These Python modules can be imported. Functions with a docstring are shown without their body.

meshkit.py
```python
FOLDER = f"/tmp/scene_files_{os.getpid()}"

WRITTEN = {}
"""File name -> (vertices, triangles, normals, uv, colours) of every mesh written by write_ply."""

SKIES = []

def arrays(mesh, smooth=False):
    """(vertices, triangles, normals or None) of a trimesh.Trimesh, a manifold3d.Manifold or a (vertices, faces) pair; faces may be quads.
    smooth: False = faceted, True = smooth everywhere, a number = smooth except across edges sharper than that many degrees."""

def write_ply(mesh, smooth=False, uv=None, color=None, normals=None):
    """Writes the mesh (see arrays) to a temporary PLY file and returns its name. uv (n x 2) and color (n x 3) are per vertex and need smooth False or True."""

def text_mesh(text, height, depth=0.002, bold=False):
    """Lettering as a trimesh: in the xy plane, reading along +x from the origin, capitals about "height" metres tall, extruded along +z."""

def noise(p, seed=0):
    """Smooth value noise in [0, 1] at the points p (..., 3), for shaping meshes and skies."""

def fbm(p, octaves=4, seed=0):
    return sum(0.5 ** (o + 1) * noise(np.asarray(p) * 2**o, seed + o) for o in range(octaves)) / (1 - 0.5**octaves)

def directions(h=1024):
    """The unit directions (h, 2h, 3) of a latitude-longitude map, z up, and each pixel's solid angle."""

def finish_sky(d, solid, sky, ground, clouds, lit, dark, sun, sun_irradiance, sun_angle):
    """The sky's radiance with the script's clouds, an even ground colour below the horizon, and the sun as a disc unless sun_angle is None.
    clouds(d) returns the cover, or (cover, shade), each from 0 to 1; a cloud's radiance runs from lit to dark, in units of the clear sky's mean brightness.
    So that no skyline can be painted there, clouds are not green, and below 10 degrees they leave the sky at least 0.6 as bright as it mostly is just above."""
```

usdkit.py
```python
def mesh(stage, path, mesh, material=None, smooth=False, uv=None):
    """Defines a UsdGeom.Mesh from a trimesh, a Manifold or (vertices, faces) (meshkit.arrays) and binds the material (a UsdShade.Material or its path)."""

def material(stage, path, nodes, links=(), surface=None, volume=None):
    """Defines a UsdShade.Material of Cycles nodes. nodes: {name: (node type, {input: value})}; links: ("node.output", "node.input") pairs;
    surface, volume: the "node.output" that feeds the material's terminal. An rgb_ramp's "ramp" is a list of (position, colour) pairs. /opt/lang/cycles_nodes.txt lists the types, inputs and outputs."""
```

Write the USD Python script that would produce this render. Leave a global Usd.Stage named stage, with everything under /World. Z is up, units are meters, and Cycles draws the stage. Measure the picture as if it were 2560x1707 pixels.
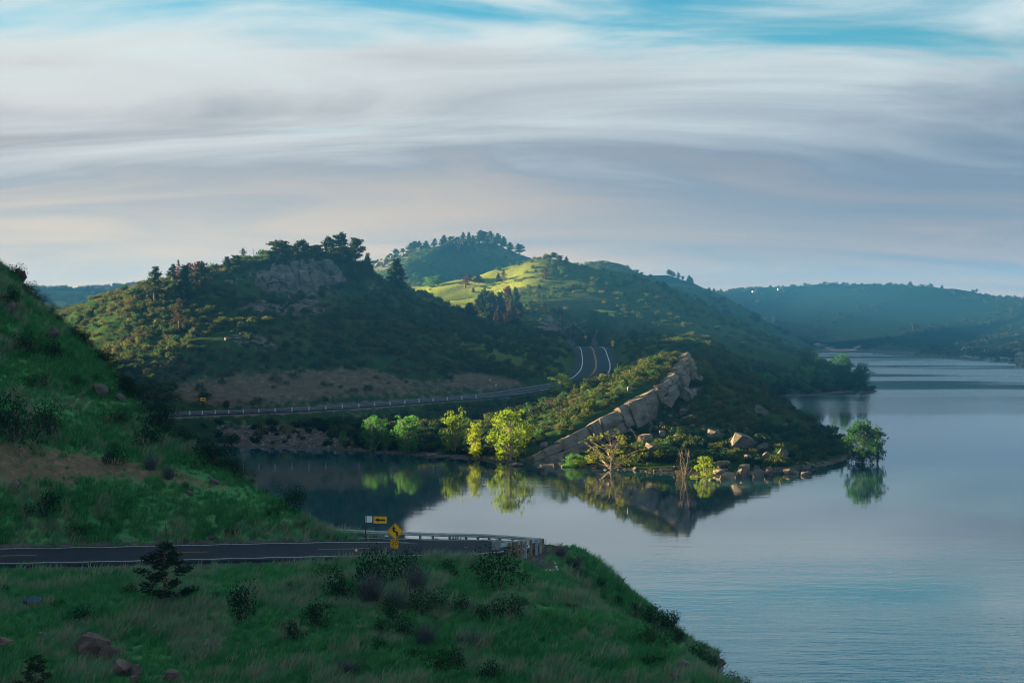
import math, random
import numpy as np
import trimesh
import usdkit, meshkit
from scipy.interpolate import RBFInterpolator
from scipy.ndimage import map_coordinates, gaussian_filter
from scipy.spatial import cKDTree
from pxr import Usd, UsdGeom, UsdLux, UsdShade, Sdf, Gf, Vt

stage = Usd.Stage.CreateInMemory()
UsdGeom.SetStageUpAxis(stage, UsdGeom.Tokens.z)
UsdGeom.SetStageMetersPerUnit(stage, 1.0)
UsdGeom.Xform.Define(stage, '/World')
UsdGeom.Scope.Define(stage, '/World/Looks')
T = Sdf.ValueTypeNames

# ------------------------------------------------------------------ camera
EYE = np.array([0.0, 0.0, 28.0])           # eye level 28 m above the lake (lake surface z = 0)
FPX, W0, H0, HOR = 4777.0, 2560.0, 1707.0, 790.0
PITCH = math.atan((H0 / 2 - HOR) / FPX)
cam = UsdGeom.Camera.Define(stage, '/World/camera')
cam.CreateHorizontalApertureAttr(36.0)
cam.CreateFocalLengthAttr(36.0 * FPX / W0)
cam.AddTranslateOp().Set(Gf.Vec3d(*map(float, EYE)))
cam.AddRotateXOp().Set(90.0 - math.degrees(PITCH))
cam.CreateClippingRangeAttr(Gf.Vec2f(0.5, 20000))
cam.CreateFStopAttr(2.0)
cam.CreateFocusDistanceAttr(430.0)
cam.CreateExposureAttr(3.3)

# ------------------------------------------------------------------ sun and sky
SUN_AZ = np.array([-0.88, 0.475]); SUN_AZ /= np.linalg.norm(SUN_AZ)
SUN_EL = math.radians(8.0)
TO_SUN = np.array([SUN_AZ[0] * math.cos(SUN_EL), SUN_AZ[1] * math.cos(SUN_EL), math.sin(SUN_EL)])
sun = UsdLux.DistantLight.Define(stage, '/World/sun')
sun.CreateNormalizeAttr(True)
sun.CreateIntensityAttr(1.25)
sun.CreateAngleAttr(0.5)
sun.CreateColorAttr(Gf.Vec3f(1.0, 0.71, 0.34))
_z = TO_SUN; _x = np.cross([0, 0, 1.0], _z); _x /= np.linalg.norm(_x); _y = np.cross(_z, _x)
sun.AddTransformOp().Set(Gf.Matrix4d(*_x.tolist(), 0, *_y.tolist(), 0, *_z.tolist(), 0, 0, 0, 0, 1))

SKY_STRENGTH = 0.05
CLOUD = 0.121
sky_nodes = {
    'tc': ('texture_coordinate', {}),
    'sky': ('sky_texture', {'sky_type': 'single_scattering', 'sun_disc': False, 'sun_elevation': SUN_EL, 'sun_rotation': math.atan2(TO_SUN[0], TO_SUN[1]), 'air_density': 1.0, 'aerosol_density': 0.6, 'ozone_density': 3.0}),
    'xyz': ('separate_xyz', {}),
    'zup': ('math', {'math_type': 'maximum', 'value2': 0.0}),
    'zz': ('math', {'math_type': 'add', 'value2': 0.17}),
    'px': ('math', {'math_type': 'divide'}), 'py': ('math', {'math_type': 'divide'}),
    'p': ('combine_xyz', {}),
    # gentle warp so that the streaks bend
    'map1': ('mapping', {'rotation': (0, 0, -0.45), 'scale': (1.5, 2.7, 1.0), 'location': (3.1, 1.35, 0)}),
    'n1': ('noise_texture', {'scale': 1.0, 'detail': 6.0, 'roughness': 0.53, 'distortion': 0.55}),
    'map2': ('mapping', {'rotation': (0, 0, -0.4), 'scale': (0.8, 2.0, 1.0), 'location': (7.7, 5.2, 0)}),
    'n2': ('noise_texture', {'scale': 1.1, 'detail': 6.0, 'roughness': 0.55, 'distortion': 1.0}),
    # cover: thick veil low, torn higher up
    'thr': ('map_range', {'from_min': 0.07, 'from_max': 0.16, 'to_min': 0.10, 'to_max': 0.455, 'clamp': True}),
    'thr2': ('math', {'math_type': 'multiply_add', 'value2': 0.045}),
    'sub': ('math', {'math_type': 'subtract'}),
    'cov': ('map_range', {'range_type': 'smoothstep', 'from_min': -0.11, 'from_max': 0.19, 'to_min': 0.0, 'to_max': 1.0, 'clamp': True}),
    # cloud colour with height above the horizon, on the sunward and on the far side
    'rampz': ('map_range', {'from_min': 0.0, 'from_max': 0.2, 'to_min': 0.0, 'to_max': 1.0, 'clamp': True}),
    'wob': ('map_range', {'from_min': 0.0, 'from_max': 1.0, 'to_min': -0.32, 'to_max': 0.32}),
    'rz2': ('math', {'math_type': 'add', 'use_clamp': True}),
    'rl': ('rgb_ramp', {'ramp': [(0.0, (0.88, 0.60, 0.38)), (0.22, (0.64, 0.52, 0.41)), (0.40, (0.38, 0.385, 0.40)), (0.55, (0.60, 0.60, 0.585)), (0.7, (0.62, 0.67, 0.655)), (1.0, (0.60, 0.69, 0.69))]}),
    'rr': ('rgb_ramp', {'ramp': [(0.0, (0.52, 0.35, 0.27)), (0.2, (0.28, 0.26, 0.29)), (0.38, (0.18, 0.225, 0.30)), (0.55, (0.34, 0.39, 0.44)), (0.7, (0.60, 0.66, 0.67)), (1.0, (0.58, 0.69, 0.71))]}),
    'side': ('map_range', {'range_type': 'smoothstep', 'from_min': -0.26, 'from_max': 0.27, 'to_min': 0.0, 'to_max': 1.0, 'clamp': True}),
    'cc': ('mix', {'mix_type': 'mix'}),
    'cs': ('mix', {'mix_type': 'multiply', 'fac': 1.0, 'color2': (CLOUD / SKY_STRENGTH,) * 3}),
    'tint': ('rgb_ramp', {'ramp': [(0.0, (0.50, 0.58, 0.54)), (0.35, (0.34, 0.50, 0.50)), (0.7, (0.15, 0.37, 0.38)), (1.0, (0.06, 0.32, 0.36))]}),
    'blue': ('mix', {'mix_type': 'multiply', 'fac': 1.0}),
    'mix': ('mix', {'mix_type': 'mix'}),
    'bg': ('background_shader', {'strength': SKY_STRENGTH}),
}
sky_links = [('tc.generated', 'xyz.vector'), ('xyz.z', 'zup.value1'), ('zup.value', 'zz.value1'),
    ('xyz.x', 'px.value1'), ('zz.value', 'px.value2'), ('xyz.y', 'py.value1'), ('zz.value', 'py.value2'),
    ('px.value', 'p.x'), ('py.value', 'p.y'), ('p.vector', 'map1.vector'), ('p.vector', 'map2.vector'),
    ('map1.vector', 'n1.vector'), ('map2.vector', 'n2.vector'),
    ('xyz.z', 'thr.value'), ('n1.fac', 'sub.value1'), ('side.result', 'thr2.value1'), ('thr.result', 'thr2.value3'), ('thr2.value', 'sub.value2'), ('sub.value', 'cov.value'),
    ('xyz.z', 'rampz.value'), ('n2.fac', 'wob.value'), ('rampz.result', 'rz2.value1'), ('wob.result', 'rz2.value2'),
    ('rz2.value', 'rl.fac'), ('rz2.value', 'rr.fac'), ('xyz.x', 'side.value'),
    ('side.result', 'cc.fac'), ('rl.color', 'cc.color1'), ('rr.color', 'cc.color2'), ('cc.color', 'cs.color1'),
    ('sky.color', 'blue.color1'), ('rampz.result', 'tint.fac'), ('tint.color', 'blue.color2'), ('cov.result', 'mix.fac'), ('blue.color', 'mix.color1'), ('cs.color', 'mix.color2'),
    ('mix.color', 'bg.color')]
sky_mat = usdkit.material(stage, '/World/Looks/sky_look', sky_nodes, sky_links, surface='bg.background')
dome = UsdLux.DomeLight.Define(stage, '/World/sky')
UsdShade.MaterialBindingAPI.Apply(dome.GetPrim()).Bind(sky_mat)
dome.GetPrim().SetCustomDataByKey('kind', 'structure')

# ------------------------------------------------------------------ helpers
def tag(p, label=None, category=None, group=None, kind=None):
    p = p.GetPrim() if hasattr(p, 'GetPrim') else p
    for k, v in (('label', label), ('category', category), ('group', group), ('kind', kind)):
        if v: p.SetCustomDataByKey(k, v)
    return p
_taken = {}
def fresh(parent, name):
    k = (parent, name); n = _taken.get(k, 0); _taken[k] = n + 1
    return f'{parent}/{name}' if n == 0 else f'{parent}/{name}_{n:03d}'
def put(name, mesh, mat, parent='/World', smooth=False):
    parent = str(parent.GetPath()) if hasattr(parent, 'GetPath') else parent
    return usdkit.mesh(stage, fresh(parent, name), mesh, mat, smooth=smooth).GetPrim()
def holder(name, loc, rz=0.0, s=1.0):
    x = UsdGeom.Xform.Define(stage, fresh('/World', name))
    x.AddTranslateOp().Set(Gf.Vec3d(*map(float, loc))); x.AddRotateZOp().Set(float(math.degrees(rz)))
    x.AddScaleOp().Set(Gf.Vec3f(float(s), float(s), float(s)) if np.ndim(s) == 0 else Gf.Vec3f(*map(float, s)))
    return x.GetPrim()
def clone(first, loc, rz=0.0, s=1.0, label=None, group=None, name=None):
    """another thing of the same build under the next number"""
    base = name or first.GetName()
    x = holder(base, loc, rz, s)
    x.GetReferences().AddInternalReference(first.GetPath()); x.SetInstanceable(True)
    cd = first.GetCustomData()
    tag(x, label or cd.get('label'), cd.get('category'), group or cd.get('group'))
    return x
FWD = np.array([0, math.cos(PITCH), -math.sin(PITCH)]); UPV = np.array([0, math.sin(PITCH), math.cos(PITCH)])
def ray(u, v):
    u = np.asarray(u, float)[..., None]; v = np.asarray(v, float)[..., None]
    return FWD + (u - W0 / 2) / FPX * np.array([1.0, 0, 0]) + (H0 / 2 - v) / FPX * UPV
def P(u, v, D):
    r = ray(u, v); return EYE + r * (np.asarray(D, float)[..., None] / r[..., 1:2])
def PZ(u, v, z=0.0):
    r = ray(u, v); return EYE + r * ((z - EYE[2]) / r[..., 2:3])
def project(p):
    q = np.asarray(p, float) - EYE
    d = q @ FWD
    return W0 / 2 + FPX * q[..., 0] / d, H0 / 2 - FPX * (q @ UPV) / d
def rng(seed): return np.random.default_rng(seed)

# ------------------------------------------------------------------ the roads: centre lines
def spline(pts, step):
    from scipy.interpolate import PchipInterpolator, CubicSpline
    pts = np.asarray(pts, float)
    d = np.r_[0, np.cumsum(np.linalg.norm(np.diff(pts[:, :2], axis=0), axis=1))]
    s = np.arange(0, d[-1], step)
    return np.stack([CubicSpline(d, pts[:, 0])(s), CubicSpline(d, pts[:, 1])(s), PchipInterpolator(d, pts[:, 2])(s)], 1)
far_knots = [tuple(P(u, v, D)) for u, v, D in [(522, 1031, 436), (696, 1025, 444), (870, 1014.5, 452), (1050, 1001, 463), (1220, 988, 475), (1365, 967, 493),
             (1425, 957.5, 503), (1462, 948, 517), (1482, 933, 537), (1490, 914, 572), (1488, 894, 622), (1480, 870, 685)]]
road_knots = [(-85, 127, 12.0), (-60, 132.5, 11.2), (-36, 135.3, 11.0), (-22, 137.6, 11.0), (-11.4, 140.3, 10.9), (-6.0, 142.6, 10.65), (-3.0, 146.2, 10.35), (-3.6, 150.8, 9.9), (-8, 155.0, 9.4),
              (-17, 161.5, 8.9), (-28, 174, 8.3), (-38, 198, 7.8), (-52, 235, 7.2), (-78, 300, 6.5), (-92, 365, 6.2), (-84, 418, 6.1)] + far_knots + [(29.3, 735, 16.3), (29, 790, 14.0)]
ROAD = spline(road_knots, 1.0)
meadow_knots = [tuple(P(u, v, D)) for u, v, D in [(1119, 733, 1010), (1128, 722, 1070), (1144, 711, 1140), (1166, 702, 1220)]]
MROAD = spline(meadow_knots, 2.0)
ALLROAD = np.vstack([ROAD, MROAD])
road_tree = cKDTree(ALLROAD[:, :2])

# ------------------------------------------------------------------ the land: survey points, then one smooth ground through them
C = []
def line(pts, step=7.0, how='D'):
    """break line through (u, v, distance) points of the picture, or through plain (x, y, z)"""
    q = np.array([P(*p) for p in pts]) if how == 'D' else np.array(pts, float)
    for a, b in zip(q[:-1], q[1:]):
        n = max(1, int(np.linalg.norm((b - a)[:2]) / step))
        for k in range(n): C.append(a + (b - a) * k / n)
    C.append(q[-1]); return q
def shore(pts, step=6.0):
    q = np.array([PZ(u, v, 0.0) for u, v in pts]); line(q, step, 'xyz'); return q
def pts(q): C.extend(np.array(q, float))
# near slope below the road
pts([(0, 0, 26.2), (-6, 20, 22.4), (8, 20, 22.2), (-4, 40, 16), (10, 40, 15.6), (0, 60, 10.5), (-12, 80, 7.8), (12, 80, 7.4), (-30, 10, 26), (-30, 40, 17), (-34, 70, 9.5), (-50, 70, 11), (-60, 95, 11.5), (-70, 112, 13.5), (25, 5, 22), (40, 0, 16), (24, 40, 12), (24, 70, 5), (40, 35, 5), (36, 75, 1), (55, 30, -2), (50, 80, -3)])
line([(-150, 1421, 128.5), (344, 1425, 129), (727, 1413, 131.5), (1028, 1396, 134.5), (1180, 1379, 137.8)])
line([(-100, 1500, 118.5), (500, 1500, 118.5), (1000, 1500, 119), (1300, 1497, 121)])
line([(-100, 1600, 110.5), (600, 1600, 111), (1150, 1600, 111.5), (1500, 1595, 113)])
line([(-100, 1707, 104), (500, 1707, 104.5), (1000, 1707, 105), (1500, 1707, 106)])
line([(-100, 1840, 96), (500, 1840, 96), (1000, 1840, 97), (1700, 1840, 97)])
nose = line([(1362, 1406, 139), (1392, 1434, 133), (1425, 1470, 127.5), (1478, 1518, 122), (1572, 1550, 118), (1652, 1578, 115.5), (1703, 1642, 110), (1775, 1688, 107), (1888, 1726, 104), (2100, 1800, 99)], 4)
line(nose + [3.5, 2.5, -3.4], 4, 'xyz')
for dx, dy, z in ((9.5, 6.5, -0.5), (15, 10, -2.5), (26, 18, -4.0)): line(np.c_[nose[:, :2] + [dx, dy], np.full(len(nose), z)], 6, 'xyz')
pts([P(1300, 1402, 138.5), P(1325, 1424, 135), P(1285, 1436, 131)])
line([(5.5, 145, 9.9), (6, 149, 9.2), (3, 154, 8.9), (-3, 159, 8.6)], 3, 'xyz')
line([(12, 148, 5), (14, 155, 2), (6, 163, 2), (-4, 167, 4)], 4, 'xyz')
line([(20, 152, -1), (20, 162, -2), (8, 172, -2), (-6, 178, -1.5), (-10, 184, -2), (-24, 205, -2), (-40, 226, -2), (-54, 257, -2), (-60, 312, -2), (-62, 370, -2)], 6, 'xyz')

# the hillside beyond the near road
crest = line([(-60, 640, 186), (0, 672, 185), (44, 698, 184), (82, 753, 181), (163, 812, 176), (326, 915, 170), (457, 1022, 165), (566, 1080, 161), (660, 1126, 158), (772, 1228, 153), (838, 1300, 150), (905, 1344, 147)], 4)
line([(0, 1362, 141.5), (383, 1358, 142.5), (765, 1349, 145)])
line([(0, 1240, 146), (200, 1245, 146), (400, 1262, 146.5), (600, 1290, 147)])
line([(0, 1130, 149), (200, 1150, 150), (380, 1180, 151), (500, 1210, 150.5)])
line([(0, 1075, 153.5), (200, 1105, 154), (350, 1130, 154.5), (480, 1165, 154)])
line([(0, 900, 165), (120, 940, 163), (250, 1000, 162), (380, 1070, 160)])
pts([(-66, 205, 26), (-54, 205, 22), (-42, 190, 17), (-34, 182, 14)])
line([(-58, 182, 37), (-75, 180, 44), (-105, 188, 54), (-150, 205, 60), (-185, 240, 58), (-205, 300, 60), (-212, 380, 58), (-215, 430, 41), (-215, 480, 34), (-215, 540, 35), (-215, 620, 33), (-225, 680, 32), (-230, 740, 24)], 8, 'xyz')
line([(-75, 140, 13), (-100, 133, 17), (-125, 118, 28)], 8, 'xyz')
line([(-85, 152, 30), (-110, 145, 40), (-150, 140, 56), (-165, 90, 60), (-165, 30, 60), (-160, -20, 58)], 8, 'xyz')
line([(-100, 60, 28), (-90, 10, 30), (-120, 90, 38)], 8, 'xyz')
pts([(-260, 200, 62), (-260, 350, 56), (-260, 450, 38), (-260, 600, 35), (-150, 330, 26), (-160, 420, 24), (-165, 480, 24), (-128, 440, 14), (-130, 380, 12), (-130, 300, 14), (-100, 240, 16), (-170, 560, 22)])
# the head of the bay and the shore under the far road
S1 = shore([(500, 1112), (600, 1116), (640, 1118), (760, 1118), (935, 1131), (1067, 1141), (1186, 1149), (1290, 1158)])
line([PZ(u, v, 0) + [0, -9, -1.6] for u, v in [(560, 1116), (760, 1118), (935, 1131), (1067, 1141), (1186, 1149), (1290, 1158)]], 6, 'xyz')
line([PZ(u, v, 0) + [0, -26, -4] for u, v in [(560, 1116), (760, 1118), (935, 1131), (1067, 1141), (1186, 1149), (1290, 1158)]], 8, 'xyz')
# the lower edge of the embankment, under the far road
line([(560, 1062, 431), (700, 1054, 437), (870, 1043, 443), (1050, 1032, 452), (1200, 1018, 462), (1330, 996, 474)])
line([(900, 1090, 411), (1050, 1095, 407), (1180, 1090, 406), (1260, 1075, 410)])
# the rocky point: shore, foot of the ledge, ledge, plateau
S2 = shore([(1290, 1158), (1340, 1164), (1420, 1168), (1530, 1172), (1640, 1182), (1700, 1193), (1790, 1195), (1880, 1186), (1980, 1176), (2060, 1165), (2110, 1152), (2136, 1143)])
q2 = S2[1:]; line(q2 + [3, -8, -1.8], 6, 'xyz'); line(q2 + [8, -24, -4.5], 8, 'xyz')
LEDGE_FOOT = line([(1322, 1158, 369), (1412, 1142, 374), (1480, 1120, 378), (1525, 1100, 380.5), (1590, 1070, 385.5), (1635, 1045, 389), (1695, 1015, 396), (1722, 980, 403), (1735, 945, 409)], 3)
LEDGE_TOP = line([(1315, 1146, 371), (1400, 1102, 378), (1460, 1069, 383), (1500, 1046, 386), (1560, 1013, 391), (1600, 990, 395), (1660, 956, 402), (1690, 918, 410), (1714, 884, 417)], 3)
_t = np.gradient(LEDGE_TOP[:, :2], axis=0); _t /= np.linalg.norm(_t, axis=1, keepdims=True); LEDGE_N = np.c_[_t[:, 1], -_t[:, 0], np.zeros(len(_t))]
line(LEDGE_TOP - LEDGE_N * 3.0 + [0, 0, 0.9], 3, 'xyz')
line([(1640, 1120, 367), (1740, 1110, 371), (1840, 1110, 371), (1950, 1120, 371)])
pts([P(1740, 1030, 388), P(1800, 1040, 389), P(1700, 1080, 375), P(1800, 1150, 352), P(1950, 1080, 385), P(1600, 1130, 357)])
RID = line([(1714, 884, 418), (1745, 918, 420), (1790, 951, 421), (1850, 987, 419), (1905, 1011, 416), (1960, 1034, 411), (2010, 1058, 407), (2060, 1085, 400), (2105, 1120, 392), (2130, 1140, 383)], 4)
line(RID + [7, 10, -2.5], 6, 'xyz'); line(np.c_[RID[:, :2] + [20, 34], np.minimum(RID[:, 2] - 9, -1.5)], 6, 'xyz'); line(np.c_[RID[:, :2] + [34, 60], np.full(len(RID), -5.0)], 8, 'xyz')
line([(1290, 1120, 388), (1340, 1075, 398), (1420, 1025, 408), (1500, 985, 416), (1580, 950, 424), (1650, 915, 432), (1690, 880, 442)], 5)
line([(1260, 1040, 430), (1340, 1000, 452), (1440, 975, 470), (1540, 945, 487), (1620, 905, 505), (1690, 868, 505)], 6)
line([(1560, 930, 540), (1640, 885, 560), (1700, 866, 560)])
line([(1520, 860, 690), (1600, 850, 680), (1690, 848, 640)])
line([(1560, 890, 600), (1650, 866, 600), (1700, 858, 590)])
line([P(1715, 872, 500), P(1722, 862, 560), P(1726, 852, 620), P(1712, 846, 680)], 7, 'xyz')
line([P(1715, 872, 500) + [9, 2, -3], P(1722, 862, 560) + [9, 0, -3], P(1726, 852, 620) + [10, 0, -3.5], P(1712, 846, 680) + [12, 0, -3]], 7, 'xyz')
line([(76, 505, 1), (82, 560, 0), (88, 620, 0)], 7, 'xyz'); line([(95, 505, -4), (104, 560, -4), (112, 610, -4)], 7, 'xyz')
# the rocky hill with the pines
line([(544, 930, 466), (700, 918, 471), (870, 912, 476), (1050, 915, 490), (1197, 931, 503), (1360, 938, 530)])
line([(150, 870, 520), (220, 870, 502), (330, 872, 486), (430, 872, 476), (490, 872, 471), (650, 858, 470), (760, 852, 476), (870, 846, 492), (1088, 850, 530), (1250, 868, 562), (1390, 882, 600)])
line([(185, 822, 520), (260, 812, 505), (330, 800, 503), (490, 785, 499), (650, 795, 494), (780, 780, 507), (900, 770, 528), (1000, 800, 558), (1150, 818, 600), (1300, 850, 632)])
line([(600, 742, 520), (700, 742, 526), (800, 745, 529), (880, 748, 536)])
line([(570, 702, 525), (640, 667, 533), (720, 652, 538), (810, 655, 542), (880, 688, 546)])
line([(160, 793, 545), (200, 762, 540), (240, 742, 535), (330, 734, 525), (400, 724, 518), (470, 704, 518), (540, 678, 532), (600, 655, 548), (660, 643, 556), (760, 640, 560), (830, 645, 560), (900, 662, 563), (957, 709, 576), (1023, 742, 592), (1088, 764, 612), (1153, 785, 628), (1230, 812, 642), (1306, 829, 657), (1371, 844, 668), (1432, 864, 685)])
line([P(160, 793, 545) + [0, 40, -8], P(300, 738, 560) + [0, 30, -8], P(470, 704, 555) + [0, 0, -3], P(660, 643, 600) + [0, 0, -6], P(830, 645, 605) + [0, 0, -7], P(960, 709, 620) + [0, 0, -7], P(1088, 764, 650) + [0, 0, -6], P(1230, 812, 690) + [0, 0, -5]], 8, 'xyz')
line([(-140, 640, 25), (-100, 640, 33), (-60, 650, 36), (-30, 675, 30), (-20, 690, 25), (5, 710, 21), (20, 740, 19)], 10, 'xyz')
line([(-128, 735, 30), (-108, 728, 41), (-85, 722, 44), (-60, 716, 44), (-38, 712, 38), (-18, 712, 29)], 8, 'xyz')
# the meadow behind it
line([(1000, 786, 780), (1100, 782, 785), (1200, 788, 790)])
line([(900, 760, 880), (1000, 756, 890), (1130, 757, 880), (1240, 752, 880)])
line([(900, 733, 1000), (1000, 731, 1000), (1121, 731, 1010), (1180, 730, 1000)])
line([(950, 712, 1110), (1060, 716, 1110), (1160, 706, 1120)])
# the ridge running down to the lake
line([(1200, 815, 730), (1300, 830, 735), (1400, 846, 750), (1500, 846, 765), (1600, 850, 760), (1700, 862, 735)])
line([(1180, 775, 790), (1300, 783, 775), (1400, 778, 790), (1500, 780, 795), (1600, 790, 790), (1700, 815, 770), (1800, 853, 750), (1900, 905, 722), (2000, 943, 708)])
line([(1160, 752, 860), (1240, 733, 870), (1330, 718, 872), (1400, 715, 862), (1500, 730, 840), (1600, 740, 835), (1700, 775, 815)])
line([(1153, 712, 990), (1200, 692, 950), (1280, 663, 922), (1330, 648, 905), (1370, 646, 900), (1430, 655, 900), (1500, 671, 903), (1560, 684, 900), (1600, 694, 897), (1643, 708, 890), (1700, 747, 872), (1760, 784, 850), (1850, 828, 810), (1914, 861, 782), (1991, 889, 752), (2035, 906, 740), (2100, 931, 722), (2150, 952, 712)], 9)
line([P(1250, 700, 1000) + [0, 0, 1], P(1370, 660, 960) + [0, 10, -4], P(1500, 690, 960) + [0, 10, -2]], 10, 'xyz')
shore([(1755, 998), (1850, 992), (1950, 990), (2050, 987), (2120, 979), (2168, 968), (2165, 950), (2120, 930), (2075, 912), (2040, 897), (2010, 884)])
line([PZ(u, v, 0) + [6, -16, -3.0] for u, v in [(1755, 998), (1850, 992), (1950, 990), (2050, 987), (2130, 978)]], 9, 'xyz')
line([PZ(u, v, 0) + [26, 0, -4] for u, v in [(2175, 968), (2165, 950), (2120, 930), (2075, 912)]], 12, 'xyz')
line([(1440, 667, 1150), (1500, 653, 1170), (1545, 660, 1170), (1590, 674, 1160), (1640, 700, 1140), (1700, 735, 1110), (1770, 790, 1080), (1840, 830, 1040)], 14)
line([P(1500, 690, 1040) + [0, 0, -2], P(1600, 715, 1030) + [0, 0, -2]], 14, 'xyz')
line([P(1440, 667, 1150) + [0, 60, -14], P(1545, 660, 1170) + [0, 60, -14], P(1640, 700, 1140) + [0, 60, -12]], 14, 'xyz')
# wooded hill behind the meadow
line([(880, 700, 1230), (925, 668, 1250), (970, 645, 1260), (1012, 628, 1270), (1088, 620, 1280), (1153, 609, 1290), (1230, 605, 1300), (1273, 624, 1292), (1300, 634, 1280), (1338, 650, 1270), (1400, 676, 1260)], 14)
line([(960, 692, 1190), (1030, 655, 1200), (1100, 650, 1210), (1180, 645, 1220), (1260, 652, 1230)], 14)
line([(1000, 712, 1150), (1060, 690, 1160), (1130, 685, 1165), (1180, 697, 1160)], 14)
line([(1150, 712, 1150), (1230, 682, 1180), (1290, 672, 1200), (1340, 670, 1210)], 14)
line([P(880, 700, 1230) + [0, 70, -14], P(1012, 628, 1270) + [0, 70, -18], P(1153, 609, 1290) + [0, 80, -20], P(1260, 610, 1290) + [0, 70, -18], P(1400, 676, 1260) + [0, 60, -14]], 14, 'xyz')
pts([(-160, 800, 24), (-250, 800, 24), (-160, 1000, 30), (-300, 1000, 26), (-200, 1200, 32), (-400, 1200, 28), (-420, 800, 24), (-450, 1450, 28), (-150, 1450, 40), (0, 1450, 46), (80, 1420, 38)])
# far shore hills
line([(1640, 697, 1500), (1690, 681, 1520), (1740, 702, 1500), (1800, 737, 1480), (1880, 792, 1450), (1950, 842, 1420), (2000, 870, 1390)], 25)
line([P(1560, 690, 1500), P(1500, 690, 1520)], 25, 'xyz')
line([P(1640, 697, 1500) + [0, -90, -22], P(1690, 681, 1520) + [0, -90, -24], P(1800, 737, 1480) + [0, -80, -20]], 25, 'xyz')
shore([(2008, 872), (2100, 880), (2200, 887), (2400, 902), (2560, 914), (2800, 932)], 30)
line([PZ(u, v, 0) + [0, -45, -5] for u, v in [(2100, 880), (2200, 887), (2400, 902), (2560, 914), (2800, 932)]], 30, 'xyz')
line([(1700, 745, 2150), (1770, 737, 2100), (1860, 729, 2100), (1950, 724, 2050), (2010, 714, 2000), (2070, 708, 1950), (2200, 712, 1800), (2350, 718, 1700), (2400, 738, 1680), (2440, 748, 1640), (2500, 758, 1600), (2560, 748, 1550), (2700, 735, 1500), (2850, 720, 1400)], 25)
line([(1900, 800, 1850), (2070, 800, 1700), (2200, 810, 1590), (2350, 815, 1480), (2560, 825, 1330), (2800, 825, 1200)], 25)
line([P(1770, 737, 2100) + [0, 250, -25], P(2070, 708, 1950) + [30, 250, -25], P(2350, 718, 1700) + [60, 250, -22], P(2560, 748, 1550) + [80, 250, -16], P(2850, 720, 1400) + [90, 250, -16]], 40, 'xyz')
line([(-60, 715, 1480), (60, 718, 1500), (120, 722, 1520), (160, 728, 1560), (200, 735, 1600)], 25)
line([(130, 745, 1660), (220, 727, 1700), (345, 712, 1720), (420, 705, 1740), (520, 705, 1760)], 25)
line([(60, 770, 1330), (150, 772, 1320), (260, 768, 1330), (360, 760, 1380)], 25)
pts([(-600, 1500, 45), (-800, 1800, 60), (-500, 2000, 50), (-300, 2000, 45), (-100, 1900, 40), (100, 1900, 40), (200, 2100, 48), (-700, 1200, 34), (-800, 2500, 40), (0, 2500, 30), (500, 2600, 26), (900, 2300, 26), (1000, 1700, 30)])
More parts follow.
